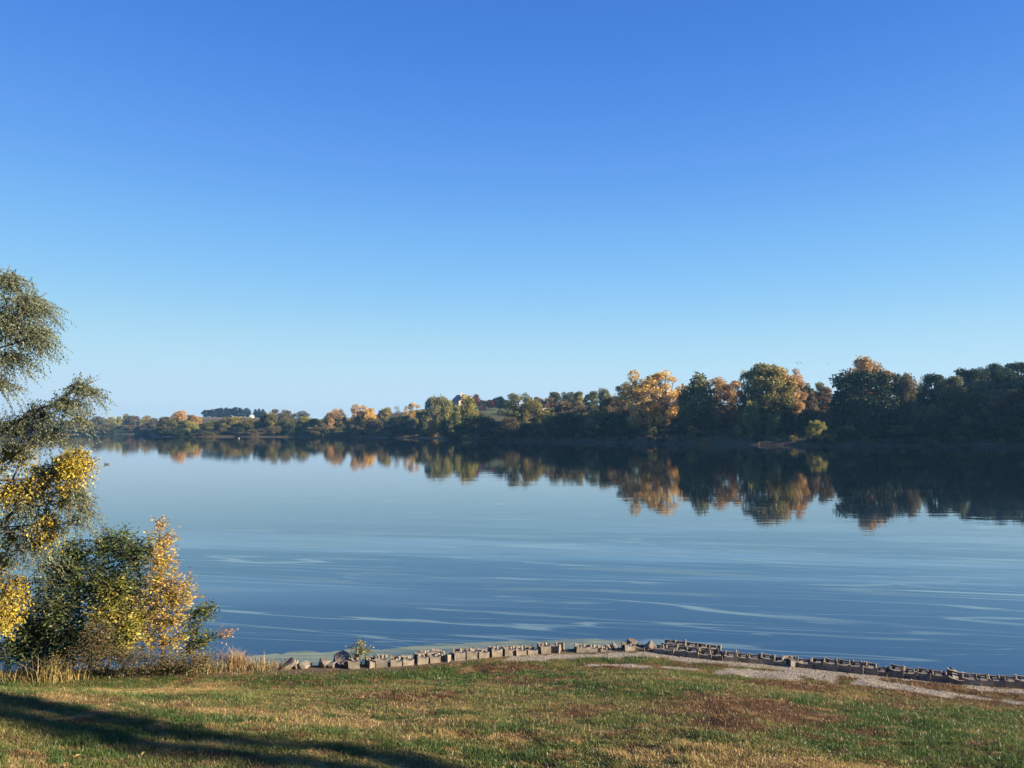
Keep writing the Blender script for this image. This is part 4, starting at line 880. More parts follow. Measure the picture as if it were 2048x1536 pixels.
# ------------------------------------------------------------------ block wall
BLOCK_R = []
def block_meshes():
    fm = MB(); w, h = 0.113, 0.20
    fm.prism([(-w, 0), (w, 0), (w * 1.06, h), (w * 0.80, h - 0.012), (w * .4, h - 0.028), (0, h - 0.032), (-w * .4, h - 0.028), (-w * 0.80, h - 0.012), (-w * 1.06, h)], -0.17, -0.10)
    face = fm.mesh('face_panel')
    nm = MB(); nm.box(-0.05, 0.05, -0.10, 0.10, 0.0, 0.15); neck = nm.mesh('neck')
    tm = MB(); tm.prism([(-0.11, 0), (0.11, 0), (0.108, h - .005), (0.05, h - .02), (-0.05, h - .02), (-0.108, h - .005)], 0.10, 0.165); tail = tm.mesh('tail_panel')
    rm = MB(); rm.tube([(0, .035, 0), (0, .03, .12), (0, .02, .19), (0, .015, .213)], [.034, .034, .030, .012], 7); rib = rm.mesh('rib')
    fm = MB(); w2, h2 = 0.137, 0.20
    fm.prism([(-w2, 0), (w2, 0), (w2 * 1.01, h2), (w2 * 0.7, h2 - 0.016), (w2 * .3, h2 - 0.028), (-w2 * .3, h2 - 0.028), (-w2 * 0.7, h2 - 0.016), (-w2 * 1.01, h2)], -0.17, -0.14)
    face2 = fm.mesh('face_panel')
    tm = MB(); tm.prism([(-0.14, 0), (0.13, 0), (0.13, h2 - .018), (0.03, h2 - .03), (-0.09, h2 - .026), (-0.14, h2 - .010)], 0.13, 0.16); tail2 = tm.mesh('tail_panel')
    rm = MB(); rm.tube([(0, .05, 0), (0, .05, .13), (0, .05, .215), (0, .05, .245)], [.026, .026, .022, .010], 7); rib2 = rm.mesh('rib')
    for m_ in (face2, tail2, rib2): m_.materials.append(M['concrete'])
    BLOCK_R.extend((face2, neck, tail2, rib2))
    for m_ in (face, neck, tail, rib): m_.materials.append(M['concrete'])
    return face, neck, tail, rib
BLOCK_L = block_meshes()
def concrete_block(x, y, z, rz, tilt, roll, label, group, s=1.0, right=False):
    FACE, NECK, TAIL, RIB = BLOCK_R if right else BLOCK_L
    root = empty('concrete_block', (x, y, z), 0, (s, s, s)); root.rotation_euler = (tilt, roll, rz); tag(root, label, 'block', group)
    link('face_panel', FACE, None, root); link('neck', NECK, None, root); link('tail_panel', TAIL, None, root)
    for k in ((1.25, 2.0) if right else (-1, 0, 1)):
        r_ = link('rib', RIB, None, root); r_.location = (k * 0.06 + random.uniform(-.012, .012), random.uniform(-.03, .03), random.uniform(-.05, .012))
        r_.rotation_euler = (random.uniform(-.12, .12), random.uniform(-.15, .15), 0)
def wall_tangent(x):
    a = Vector((x - .4, float(wall_y(x - .4)))); b = Vector((x + .4, float(wall_y(x + .4)))); d = b - a; return math.atan2(d.y, d.x)
left_px = [709, 743, 765, 791, 815, 841, 867, 888, 917, 941, 966, 990, 1015, 1038, 1061, 1088, 1115, 1160, 1183, 1206, 1256, 1280]
right_px = [1322, 1342, 1364, 1388, 1413, 1437, 1462, 1486, 1510, 1535, 1560, 1584, 1611, 1637, 1663, 1690, 1715, 1741, 1767, 1795, 1822, 1849, 1877, 1907, 1942, 1966, 1992, 2022, 2048]
def wall_pt(px):
    xx = np.linspace(-14, 20, 6000); yy = wall_y(xx); q = (xx / yy) * F * 1.0
    # pixel of each wall point through the camera
    rel = np.stack([xx, yy, np.full_like(xx, WALL_Z + .1 - EYE.z)]); dep = rel[1] * cp + rel[2] * sp_
    q = 1024 + F * rel[0] / dep
    i = int(np.argmin(np.abs(q - px))); return float(xx[i]), float(yy[i])
SPECIAL = {888: (0.9, 0), 1115: (-0.55, 0), 1584: (0.75, 0.1), 1907: (0.15, 0.5), 743: (0.3, .1), 1256: (0.1, .1)}
for row, pxs_, lbl in (('L', left_px, 'sunlit left row'), ('R', right_px, 'shaded right row')):
    for i, px in enumerate(pxs_):
        x, y = wall_pt(px); rz = wall_tangent(x) + random.uniform(-.13, .13); tl = random.uniform(-.06, .10); ro = random.uniform(-.08, .08)
        z = WALL_Z - 0.04 + random.uniform(-.035, .03)
        if row == 'R': tl = tl * .5 + 0.06; rz -= 0.12; ro *= .6
        if px in (1160, 1183, 1206, 1280): z -= 0.06
        if px in (1322, 1342, 1364): z -= 0.02
        if px in SPECIAL: rz += SPECIAL[px][0]; ro += SPECIAL[px][1] * .5; tl += SPECIAL[px][1] * .4
        concrete_block(x, y, z, rz, tl, ro, '%s concrete block from the left in the %s of the shore wall' % (ORD(i + 1), lbl), 'blocks of the shore wall, %s' % lbl, random.uniform(0.96, 1.04), row == 'R')
# a second, lower course shows behind the first at the corner and here and there
for i, (px, dy) in enumerate([(1330, .33), (1352, .34), (1377, .33), (1402, .32), (1425, .30), (855, .34), (880, .33)]):
    x, y = wall_pt(px); rz = wall_tangent(x)
    nx_, ny_ = -math.sin(rz), math.cos(rz)
    hi = 0.03 if px in (1330, 1352, 1377, 1402, 1425) else -0.02
    concrete_block(x + nx_ * dy, y + ny_ * dy, WALL_Z - 0.05 + hi, rz + random.uniform(-.1, .1), .03, random.uniform(-.08, .08),
                   '%s concrete block from the left standing behind the front course' % ORD([855, 880, 1330, 1352, 1377, 1402, 1425].index(px) + 1), 'blocks behind the front course', 1.0, px > 1300)

def rock_mesh(seed, sx, sy, sz):
    """an angular broken stone: the hull of a few random points, edges slightly bevelled"""
    import bmesh
    g = random.Random(seed); bm = bmesh.new()
    for k in range(13):
        v = Vector((g.uniform(-1, 1), g.uniform(-1, 1), g.uniform(-1, 1)))
        if v.length > 1.25: v *= 1.25 / v.length
        bm.verts.new((v.x * sx, v.y * sy, v.z * sz))
    r = bmesh.ops.convex_hull(bm, input=bm.verts)
    bmesh.ops.delete(bm, geom=[v for v in bm.verts if not v.link_faces], context='VERTS')
    bmesh.ops.bevel(bm, geom=bm.edges[:], offset=0.06 * min(sx, sy, sz), segments=1, affect='EDGES')
    me = bpy.data.meshes.new('stone'); bm.to_mesh(me); bm.free(); me.materials.append(M['rock']); return me
ROCKS = [(578, 0.0, .16, 'dark broken stone beside the dry grass, left end of the wall'), (592, .02, .13, 'flat stone second from the left end of the wall'), (612, 0, .12, 'half-buried stone third from the left end of the wall'),
         (650, .05, .18, 'upright dark slab of rubble left of the small sapling'), (664, .02, .13, 'pointed stone before the upright dark slab'), (678, .25, .22, 'largest dark rubble stone left of the small sapling'),
         (692, .35, .20, 'tan-topped stone just left of the small sapling'), (690, -.02, .15, 'pale flat stone at the foot of the rubble by the sapling'), (668, .6, .09, 'single pale stone out in the algae left of the sapling'),
         (1218, .10, .12, 'tan stone at the end of the sunlit left row'), (1230, .12, .10, 'small stone right of the sunlit left row'), (1268, .2, .16, 'dark stone behind the gap before the corner'),
         (1303, .02, .15, 'sunlit boulder at the corner of the wall'), (1309, -.12, .07, 'small pale stone below the corner boulder'), (1658, .35, .18, 'tan rubble stone on top of the right row'),
         (1674, .40, .20, 'brown rubble slab behind the right row, right of the tan stone'), (1645, .32, .15, 'dark rubble stone behind the right row, left of the tan stone'), (1923, .26, .17, 'brown rubble stone behind the tipped block'),
         (1929, -.06, .11, 'bright broken chunk fallen in front of the right row'), (1938, .1, .12, 'broken chunk wedged right of the tipped block'), (2010, .45, .12, 'dark stone in the water behind the right end'), (1578, -.16, .05, 'tiny pale stone on the gravel before the turned block')]
for i, (px, dy, s, lab) in enumerate(ROCKS):
    x, y = wall_pt(px); g = random.Random(i)
    o = link('stone', rock_mesh(40 + i, s * g.uniform(.8, 1.25), s * g.uniform(.8, 1.2), s * g.uniform(.6, .95)))
    o.location = (x, y + dy, max(WALL_Z - .25 * (dy > .3) + s * .35, 0.02)); o.rotation_euler = (g.uniform(-.4, .4), g.uniform(-.4, .4), g.uniform(0, 6)); tag(o, lab, 'stone', 'stones along the shore wall')
# boulder under water line for support, algae mat along the shore
def algae():
    m, nt = new_mat('algae_mat'); L = nt.links
    o = N(nt, 'ShaderNodeOutputMaterial'); p = N(nt, 'ShaderNodeBsdfPrincipled', Roughness=0.35)
    g = N(nt, 'ShaderNodeNewGeometry'); mp = N(nt, 'ShaderNodeMapping'); mp.inputs['Scale'].default_value = (0.5, 3.0, 1); mp.inputs['Rotation'].default_value = (0, 0, -.17)
    L.new(g.outputs['Position'], mp.inputs['Vector'])
    n1 = N(nt, 'ShaderNodeTexNoise', Scale=1.0, Detail=6.0, Distortion=1.2); L.new(mp.outputs[0], n1.inputs['Vector'])
    r = ramp(nt, [(0.34, (0.04, 0.075, 0.07)), (0.5, (0.12, 0.145, 0.085)), (0.66, (0.22, 0.235, 0.12))]); L.new(n1.outputs['Fac'], r.inputs['Fac'])
    L.new(r.outputs[0], p.inputs['Base Color']); L.new(p.outputs[0], o.inputs['Surface']); return m
M['algae'] = algae()
def algae_sheet(name, outer_px, label, seed):
    op = np.array([[*on_plane(a_, b_, 0.0)[:2]] for a_, b_ in outer_px]); n = 220
    xs_ = np.linspace(op[0, 0], op[-1, 0], n); V = []
    yo = np.interp(xs_, op[:, 0], op[:, 1]) + (fbm(xs_ * 1.5, xs_ * 0 + 2.0, seed) - .5) * .5 + (fbm(xs_ * 7, xs_ * 0 + 5.0, seed) - .5) * .12
    for x, y1 in zip(xs_, yo):
        y0 = float(wall_y(x)) + .35; y1 = max(y1, y0 + .05)
        for k in range(9): V.append((x, y0 + (y1 - y0) * k / 8, 0.005))
    idx = np.arange(n * 9).reshape(n, 9); q = np.stack([idx[:-1, :-1], idx[1:, :-1], idx[1:, 1:], idx[:-1, 1:]], -1).reshape(-1, 4)
    tag(link(name, mesh_np(name, np.array(V), q), M['algae']), label, 'algae', kind='stuff')
algae_sheet('algae_mat', [(440, 1322), (520, 1312), (600, 1306), (700, 1301), (800, 1294), (900, 1289), (1000, 1284), (1100, 1280), (1180, 1280), (1240, 1283), (1300, 1289), (1330, 1296)], 'pale green algae mat floating along the left part of the wall', 3)
# ------------------------------------------------------------------ gravel pebbles and lawn grass
n = 60000
x = rng.uniform(-2, 12, n); y = wall_y(x) - rng.uniform(-0.1, 3.6, n); k = gravel_mask(x, y) > rng.random(n) * 0.9 + .1
x, y = x[k], y[k]; n = len(x); z = bank_z(x, y); s = rng.uniform(.004, .011, n) * np.where(rng.random(n) < .03, 2.2, 1.0)
oct_ = np.array([[1, 0, 0], [-1, 0, 0], [0, 1, 0], [0, -1, 0], [0, 0, .8], [0, 0, -.5]], float)
of = np.array([[0, 2, 4], [2, 1, 4], [1, 3, 4], [3, 0, 4], [2, 0, 5], [1, 2, 5], [3, 1, 5], [0, 3, 5]])
th = rng.uniform(0, 6.28, n); rot = np.stack([np.stack([np.cos(th), -np.sin(th)], 1), np.stack([np.sin(th), np.cos(th)], 1)], 1)
V = np.repeat(oct_[None], n, 0) * (s[:, None, None] * rng.uniform(.7, 1.3, (n, 6, 1)))
V[:, :, :2] = np.einsum('nij,nkj->nki', rot, V[:, :, :2]); V += np.stack([x, y, z + s * .2], 1)[:, None]
Fc = (of[None] + np.arange(n)[:, None, None] * 6).reshape(-1, 3)
pc = np.repeat(np.c_[GRAVEL * rng.uniform(.55, 1.3, (n, 1)), np.ones(n)], 8, axis=0)
me = mesh_np('gravel', V.reshape(-1, 3), Fc, False, {'col': ('FACE', 'FLOAT_COLOR', pc)})
tag(link('gravel', me, M['lawn']), 'grey gravel strewn along the path behind the wall', 'gravel', kind='stuff')

def scatter_view(n, ymin, ymax, umax=0.74):
    y = np.sqrt(rng.uniform(ymin ** 2, ymax ** 2, n)); x = rng.uniform(-umax, umax, n) * y; return x, y
xa, ya = scatter_view(420000, 5.2, 18.2)
xb, yb = scatter_view(200000, 5.0, 9.5)
x = np.r_[xa, xb]; y = np.r_[ya, yb]
d = wall_y(x) - y
keep = (d > 0.12) & (rng.random(len(x)) > gravel_mask(x, y) * 0.97) & (rng.random(len(x)) < smooth(0.1, 0.7, d) * .8 + .2)
x, y = x[keep], y[keep]; n = len(x); z = bank_z(x, y)
c = lawn_col(x, y)
u = rng.random(n)[:, None]
dry = (rng.random(n) < 0.10)[:, None]
c = np.where(dry, c * 0.45 + np.array([0.32, 0.24, 0.11]) * 0.55, c) * (0.75 + 0.6 * u)
tuft = fbm(x * 1.7, y * 1.7, 61); tuft2 = fbm(x * 6, y * 6, 63)
grn = np.clip((c[:, 1] - c[:, 0]) * 30, 0, 1)
h = (0.022 + 0.030 * rng.random(n)) * (0.35 + 1.3 * tuft) * (0.4 + 1.3 * tuft2) * (0.85 + 0.5 * grn)
big = rng.random(n) < 0.01; h[big] *= 1.8
me = blade_mesh('lawn_grass', np.stack([x, y, z - .004], 1), h * 1.15, rng.uniform(.2, 1.1, n), rng.uniform(.003, .007, n), c)
tag(link('lawn_grass', me, M['grass']), 'patchy green and straw-coloured mown grass of the sloping lawn', 'grass', kind='stuff')
# fallen leaves
n = 240; x, y = scatter_view(n, 5.2, 17.5); z = bank_z(x, y)
dr = np.c_[rng.normal(size=(n, 2)), rng.uniform(-.1, .3, n)]
pal = np.array([[0.34, 0.22, 0.12], [0.42, 0.30, 0.18], [0.20, 0.11, 0.06], [0.45, 0.33, 0.10]])
lc = pal[rng.integers(0, 4, n)] * rng.uniform(.7, 1.2, (n, 1))
me = leaves_mesh('fallen_leaves', np.stack([x, y, z + .035], 1), dr, np.c_[rng.normal(size=(n, 2)) * .4, np.ones(n)], rng.uniform(.03, .065, n), rng.uniform(.02, .04, n), {'col': ('FLOAT_COLOR', np.c_[lc, np.ones(n)])})
tag(link('fallen_leaves', me, M['leaf']), 'dry tan leaves scattered over the lawn', 'leaves', kind='stuff')

# ------------------------------------------------------------------ near vegetation at the left
def sprays(lobes, n_tw, tw_len, leaf_len, leaf_w, gap, droop, palette, spread=0.5, hang=0.6, bias=None, limb=None):
    """twigs with alternate leaves filling ellipsoid lobes; returns leaf arrays and twig tubes.
    lobes: (center Vector, rx, ry, rz, weight, palette index shift)"""
    P_, D_, Nn, Ll, Ww, Cc = [], [], [], [], [], []; tubes = MB()
    wt = np.array([l[4] for l in lobes], float); wt /= wt.sum()
    for i in range(n_tw):
        l = lobes[rng.choice(len(lobes), p=wt)]
        u = rand_unit(1)[0]; r = rng.random() ** 0.45
        c = np.array(l[0]); p0 = c + u * r * np.array(l[1:4])
        outd = u * np.array(l[1:4]); outd /= np.linalg.norm(outd)
        d = outd * spread + rng.normal(size=3) * 0.45 + (np.array(bias) if bias is not None else 0)
        d /= np.linalg.norm(d); L_ = tw_len * rng.uniform(.5, 1.15)
        m = max(3, int(L_ / gap)); s = np.linspace(0, 1, m)
        path = p0 + d * (s - .5)[:, None] * L_ + np.array([0, 0, -1]) * droop * L_ * (s ** 2)[:, None]
        if i % 2 == 0:
            tubes.tube([path[0], path[m // 2], path[-1]], [0.004, 0.003, 0.0015], 3)
        side = np.cross(d, [0, 0, 1.0]); side /= max(np.linalg.norm(side), 1e-6)
        sg = np.where(np.arange(m) % 2 == 0, 1, -1)[:, None]
        ld = side * sg * 0.8 + d * 0.45 + np.array([0, 0, -hang]) + rng.normal(size=(m, 3)) * 0.28
        P_.append(path + rng.normal(size=(m, 3)) * 0.008); D_.append(ld)
        Nn.append(norm(np.cross(ld, rng.normal(size=(m, 3)) * 0.5 + d) ) * 0.6 + np.array([0, 0, 0.6]) + rng.normal(size=(m, 3)) * .35)
        Ll.append(leaf_len * rng.uniform(.65, 1.2, m)); Ww.append(leaf_w * rng.uniform(.7, 1.2, m))
        pal_ = palette[l[5]] if isinstance(palette, dict) else palette
        base = np.array(pal_[rng.integers(len(pal_))]) * rng.uniform(.8, 1.2)
        cc = base[None] * rng.uniform(.7, 1.3, (m, 1))
        odd = rng.random(m) < 0.12
        if odd.any(): cc[odd] = np.array(pal_)[rng.integers(0, len(pal_), odd.sum())]
        Cc.append(cc)
    return [np.concatenate(a) for a in (P_, D_, Nn, Ll, Ww, Cc)], tubes
def foliage_object(name, arr, parent, mat='leaf'):
    P_, D_, Nn, Ll, Ww, Cc = arr; o = np.array(parent.location)
    me = leaves_mesh(name, P_ - o, D_, Nn, Ll, Ww, {'col': ('FLOAT_COLOR', np.c_[Cc, np.ones(len(Cc))])}, 0.18)
    return link(name, me, M[mat], parent)
def shift(mb, root):
    o = root.location; mb.v = [(a - o.x, b - o.y, c - o.z) for a, b, c in mb.v]; return mb
def lob(px, py, Y, rpx, rpy, rd, wt, pi=0):
    c = at(px, py, Y); k = Y / F; return (tuple(c), rpx * k, rd, rpy * k, wt, pi)
def curve_limb(mb, pts, r0, r1, n=6):
    pts = [Vector(p) for p in pts]; out_ = []
    for i in range(len(pts) - 1):
        a, b = pts[i], pts[i + 1]
        for k in range(3): out_.append(a.lerp(b, k / 3) + Vector((random.gauss(0, .015), random.gauss(0, .015), random.gauss(0, .015))))
    out_.append(pts[-1]); m = len(out_)
    mb.tube(out_, [r0 + (r1 - r0) * i / (m - 1) for i in range(m)], n)

GREY = [(0.115, 0.145, 0.092), (0.15, 0.18, 0.12), (0.085, 0.11, 0.068), (0.17, 0.18, 0.095), (0.135, 0.165, 0.125)]
YEL = [(0.44, 0.335, 0.045), (0.37, 0.28, 0.045), (0.50, 0.40, 0.055), (0.28, 0.23, 0.05), (0.40, 0.36, 0.09), (0.22, 0.145, 0.05)]
# --- the elm at the left edge: crown mostly outside the picture
YE = 15.0
tb = at(-170, 1335, YE + .3); tb.z = float(bank_z(tb.x, tb.y))
elm = empty('elm_tree', tb); tag(elm, 'tall grey-green elm leaning into the picture from the left edge', 'tree')
lobes = [lob(20, 560, YE, 26, 20, .5, .55), lob(62, 605, YE, 36, 28, .6, 1.0), lob(15, 640, YE, 48, 41, .8, 1.1), lob(78, 668, YE, 26, 22, .5, .75), lob(20, 715, YE, 28, 22, .5, .6), lob(5, 765, YE, 14, 12, .4, .25),
         lob(165, 770, YE - .2, 30, 8, .3, .42), lob(130, 800, YE - .2, 36, 12, .35, .55), lob(75, 825, YE, 43, 12, .4, .55), lob(20, 850, YE, 38, 16, .5, .5), lob(158, 832, YE - .2, 14, 8, .25, .2), lob(100, 868, YE, 38, 8, .4, .32),
         lob(60, 1000, YE + .3, 58, 46, .6, .7), lob(160, 985, YE, 16, 20, .3, .25), lob(175, 1018, YE, 14, 8, .2, .12), lob(70, 1085, YE + .3, 38, 26, .5, .5), lob(120, 940, YE + .3, 48, 26, .4, .4), lob(150, 1035, YE, 13, 8, .2, .12),
         lob(-90, 560, YE, 80, 80, 1.0, 1.6), lob(-110, 700, YE, 90, 90, 1.2, 1.8), lob(-220, 600, YE, 100, 110, 1.4, 2.0), lob(-260, 760, YE, 110, 90, 1.4, 2.0), lob(-100, 860, YE, 80, 70, 1.0, 1.2), lob(-160, 500, YE, 80, 50, 1., 1.0)]
arr, tw = sprays(lobes, 3700, 0.72, 0.062, 0.025, 0.030, 0.55, GREY, 0.9, 0.85, (0.25, 0, 0))
foliage_object('crown', arr, elm)
curve_limb(tw, [at(-170, 1340, YE + .3), at(-160, 1100, YE + .2), at(-140, 900, YE + .1), at(-120, 700, YE), at(-90, 560, YE)], .17, .03, 8)
for pts, r in [([(-150, 980), (-60, 890), (30, 845), (110, 805), (160, 775), (200, 758)], .05), ([(-135, 850), (-60, 740), (10, 670), (60, 610), (95, 585)], .05), ([(-125, 760), (-50, 640), (0, 570), (20, 530)], .045),
               ([(-60, 720), (20, 690), (80, 668), (110, 655)], .025), ([(-150, 1050), (-40, 960), (60, 960), (150, 985), (205, 1020)], .04), ([(30, 845), (90, 862), (150, 868)], .018), ([(-150, 1150), (-60, 1080), (40, 1060), (95, 1090)], .03),
               ([(110, 805), (140, 815), (170, 838)], .012), ([(-140, 900), (-220, 780), (-260, 700)], .06), ([(-120, 700), (-190, 600), (-230, 540)], .05)]:
    curve_limb(tw, [at(a, b_, YE) for a, b_ in pts], r, .006, 5)
link('trunk', shift(tw, elm).mesh('trunk', True), M['bark'], elm)
# --- yellow tree just behind it
YY = 15.7
b0 = at(-60, 1335, YY); b0.z = float(bank_z(b0.x, b0.y))
yt = empty('yellow_tree', b0); tag(yt, 'bright yellow-leaved tree behind the elm at the left edge', 'tree')
lobes = [lob(30, 905, YY, 34, 26, .4, .6), lob(150, 925, YY - .6, 34, 34, .35, .9), lob(85, 955, YY - .5, 30, 30, .3, .45), lob(140, 985, YY - .6, 26, 26, .3, .45), lob(35, 985, YY - .5, 38, 26, .4, .6), lob(95, 1050, YY - .5, 26, 34, .3, .5), lob(25, 1060, YY, 26, 40, .4, .4),
         lob(8, 1120, YY, 16, 22, .3, .25), lob(20, 1190, YY, 30, 44, .5, .8), lob(5, 1235, YY, 24, 24, .4, .4), lob(-60, 950, YY, 60, 60, .8, .8), lob(-60, 1150, YY, 50, 70, .8, .8)]
arr, tw = sprays(lobes, 1900, 0.40, 0.070, 0.042, 0.042, 0.4, YEL, 0.5, 0.8)
foliage_object('crown', arr, yt)
for pts, r in [([(-60, 1340), (-50, 1200), (-30, 1050), (20, 960), (60, 905)], .07), ([(-40, 1100), (40, 1010), (110, 960), (160, 920)], .035), ([(-50, 1200), (0, 1190), (30, 1185)], .03), ([(-35, 1060), (40, 1055), (100, 1040)], .02)]:
    curve_limb(tw, [at(a, b_, YY - .2) for a, b_ in pts], r, .006, 5)
link('trunk', shift(tw, yt).mesh('trunk', True), M['bark'], yt)
# --- shrubs on the bank
def bush(name, label, cat, basepx, Y_or_None, lobes_px, n_tw, tw_len, leaf, gap, palette, stems, rd=.35, hang=.35, droop=.1, bias=(0, 0, .35), stem_r=.018, spread=.5):
    bs = on_bank(*basepx); Yb = bs.y if Y_or_None is None else Y_or_None
    if Y_or_None is not None: bs = at(basepx[0], basepx[1], Yb); bs.z = float(bank_z(bs.x, bs.y))
    root = empty(name, bs); tag(root, label, cat)
    lobes = [lob(a, b_, Yb + dd, rx, ry, rd, w, pi) for a, b_, rx, ry, w, pi, dd in lobes_px]
    arr, tw = sprays(lobes, n_tw, tw_len, leaf[0], leaf[1], gap, droop, palette, spread, hang, bias)
    foliage_object('foliage', arr, root)
    for pts in stems:
        P0 = [bs] + [at(a, b_, Yb) for a, b_ in pts]
        curve_limb(tw, P0, stem_r, .004, 5)
    link('stems', shift(tw, root).mesh('stems', True), M['twig'], root); return root
DKG = [(0.055, 0.092, 0.035), (0.082, 0.125, 0.046), (0.045, 0.07, 0.03), (0.15, 0.17, 0.05), (0.10, 0.135, 0.075)]
ASH = [(0.45, 0.33, 0.06), (0.38, 0.28, 0.06), (0.46, 0.31, 0.09), (0.28, 0.24, 0.05), (0.40, 0.24, 0.10), (0.52, 0.41, 0.09)]
YGR = [(0.20, 0.20, 0.045), (0.28, 0.26, 0.055), (0.13, 0.15, 0.04), (0.38, 0.32, 0.07)]
PINK = [(0.30, 0.16, 0.10), (0.24, 0.12, 0.08), (0.36, 0.24, 0.13)]
bush('green_shrub', 'dark green leafy shrub left of the yellow-orange sapling', 'bush', (190, 1345), None,
     [(220, 1095, 34, 30, .45, 0, 0), (150, 1110, 34, 26, .35, 0, 0), (270, 1110, 30, 30, .35, 0, 0), (205, 1075, 8, 16, .06, 0, 0), (240, 1072, 8, 16, .06, 0, 0), (265, 1085, 10, 14, .06, 0, 0), (150, 1085, 10, 12, .05, 0, 0), (120, 1105, 14, 10, .05, 0, 0), (295, 1095, 10, 14, .06, 0, 0), (190, 1160, 60, 44, 1.0, 0, 0), (110, 1150, 44, 40, .6, 0, 0), (250, 1175, 44, 44, .7, 0, 0), (120, 1215, 60, 44, 1.0, 0, 0), (70, 1260, 60, 44, .9, 0, .2), (150, 1270, 60, 40, .9, 0, 0), (40, 1300, 46, 36, .6, 0, .2), (110, 1310, 60, 28, .6, 0, 0)],
     2900, .46, (.075, .037), .04, {0: DKG}, [[(195, 1250), (200, 1150), (222, 1080)], [(170, 1260), (140, 1160), (130, 1100)], [(210, 1260), (250, 1160), (280, 1090)], [(150, 1280), (100, 1220), (70, 1180)]])
bush('yellowing_shrub', 'yellow-green shrub between the dark green shrub and the orange sapling', 'bush', (245, 1345), None,
     [(235, 1180, 34, 30, .5, 0, -.15), (215, 1225, 44, 36, .9, 0, -.15), (255, 1250, 36, 40, .8, 0, -.15), (230, 1290, 44, 26, .6, 0, -.15)],
     1000, .34, (.07, .036), .036, {0: YGR}, [[(240, 1260), (236, 1170)], [(235, 1270), (210, 1200)], [(250, 1270), (262, 1210)]])
bush('ash_sapling', 'pointed yellow-orange sapling above the water, right of the shrubs', 'sapling', (325, 1342), None,
     [(318, 1050, 12, 18, .15, 1, 0), (322, 1085, 24, 24, .35, 1, 0), (322, 1120, 32, 28, .6, 0, 0), (325, 1155, 32, 24, .6, 0, 0), (318, 1185, 46, 26, .7, 0, 0), (370, 1165, 18, 18, .14, 1, 0), (382, 1195, 12, 12, .10, 0, 0), (280, 1205, 22, 22, .2, 0, 0), (345, 1068, 7, 9, .05, 1, 0), (290, 1260, 26, 22, .2, 0, 0), (350, 1200, 34, 26, .55, 0, 0), (300, 1230, 40, 30, .7, 0, 0), (345, 1240, 32, 26, .5, 0, 0), (310, 1275, 36, 28, .45, 0, 0), (350, 1280, 26, 22, .25, 0, 0)],
     950, .34, (.078, .034), .038, {0: ASH, 1: ASH + PINK[:1]}, [[(324, 1240), (322, 1130), (318, 1035)], [(322, 1270), (350, 1200), (372, 1165)], [(322, 1270), (300, 1215)], [(330, 1290), (356, 1240)]], hang=.15, spread=.7)
bush('green_shoot', 'small green leafy shoot reaching right from the sapling foot', 'plant', (385, 1338), None,
     [(395, 1228, 26, 16, .5, 0, 0), (415, 1218, 14, 12, .3, 0, 0), (385, 1260, 16, 20, .3, 0, 0)], 120, .3, (.095, .042), .045, {0: DKG + [(0.10, 0.13, 0.05)]}, [[(385, 1280), (392, 1235), (425, 1216)]], rd=.2, hang=.1)
bush('low_shoot', 'low green and yellow shoot with reddish tip nearest the water', 'plant', (400, 1336), None,
     [(395, 1285, 24, 14, .5, 0, 0), (425, 1272, 16, 10, .3, 0, 0), (452, 1266, 11, 8, .15, 1, 0), (375, 1300, 18, 12, .3, 0, 0)], 150, .26, (.08, .036), .04, {0: YGR + DKG, 1: PINK}, [[(400, 1290), (430, 1272), (460, 1262)]], rd=.2, hang=.1)
bush('dry_brush', 'tangled brown dry brush at the foot of the dark shrub', 'bush', (210, 1352), None,
     [(200, 1270, 36, 40, .6, 0, -.3), (180, 1310, 50, 28, .7, 0, -.3), (260, 1315, 50, 22, .7, 0, -.3), (330, 1318, 44, 18, .5, 0, -.2), (400, 1320, 36, 12, .35, 0, -.1)],
     850, .4, (.05, .022), .05, {0: [(0.13, 0.10, 0.05), (0.19, 0.145, 0.07), (0.10, 0.09, 0.04), (0.13, 0.135, 0.05), (0.10, 0.115, 0.04)]}, [[(190, 1290), (195, 1230)], [(230, 1300), (240, 1250)], [(180, 1300), (160, 1260)]], rd=.3)
bush('small_weed', 'pale green weed in front of the dark shrub at the lawn edge', 'plant', (110, 1362), None,
     [(108, 1330, 18, 16, .5, 0, 0), (112, 1312, 10, 10, .25, 0, 0), (135, 1338, 16, 12, .3, 0, 0)], 70, .2, (.05, .022), .035, {0: [(0.16, 0.17, 0.06), (0.21, 0.2, 0.07)]}, [[(108, 1340), (110, 1310)]], rd=.15)
b_ = wall_pt(722)
bush('wall_sapling', 'small yellow-green sapling growing out of the block wall', 'sapling', (722, 1325), float(b_[1]) + .12,
     [(722, 1288, 9, 10, .3, 0, 0), (724, 1300, 16, 10, .5, 0, 0), (715, 1308, 14, 10, .4, 0, 0), (735, 1306, 12, 10, .3, 0, 0), (700, 1295, 6, 6, .08, 0, 0)],
     130, .16, (.055, .024), .03, {0: [(0.16, 0.19, 0.06), (0.24, 0.24, 0.08), (0.10, 0.13, 0.045), (0.3, 0.28, 0.12)]}, [[(722, 1310), (722, 1282)], [(712, 1306), (700, 1294)]], rd=.12, hang=.1, stem_r=.008)
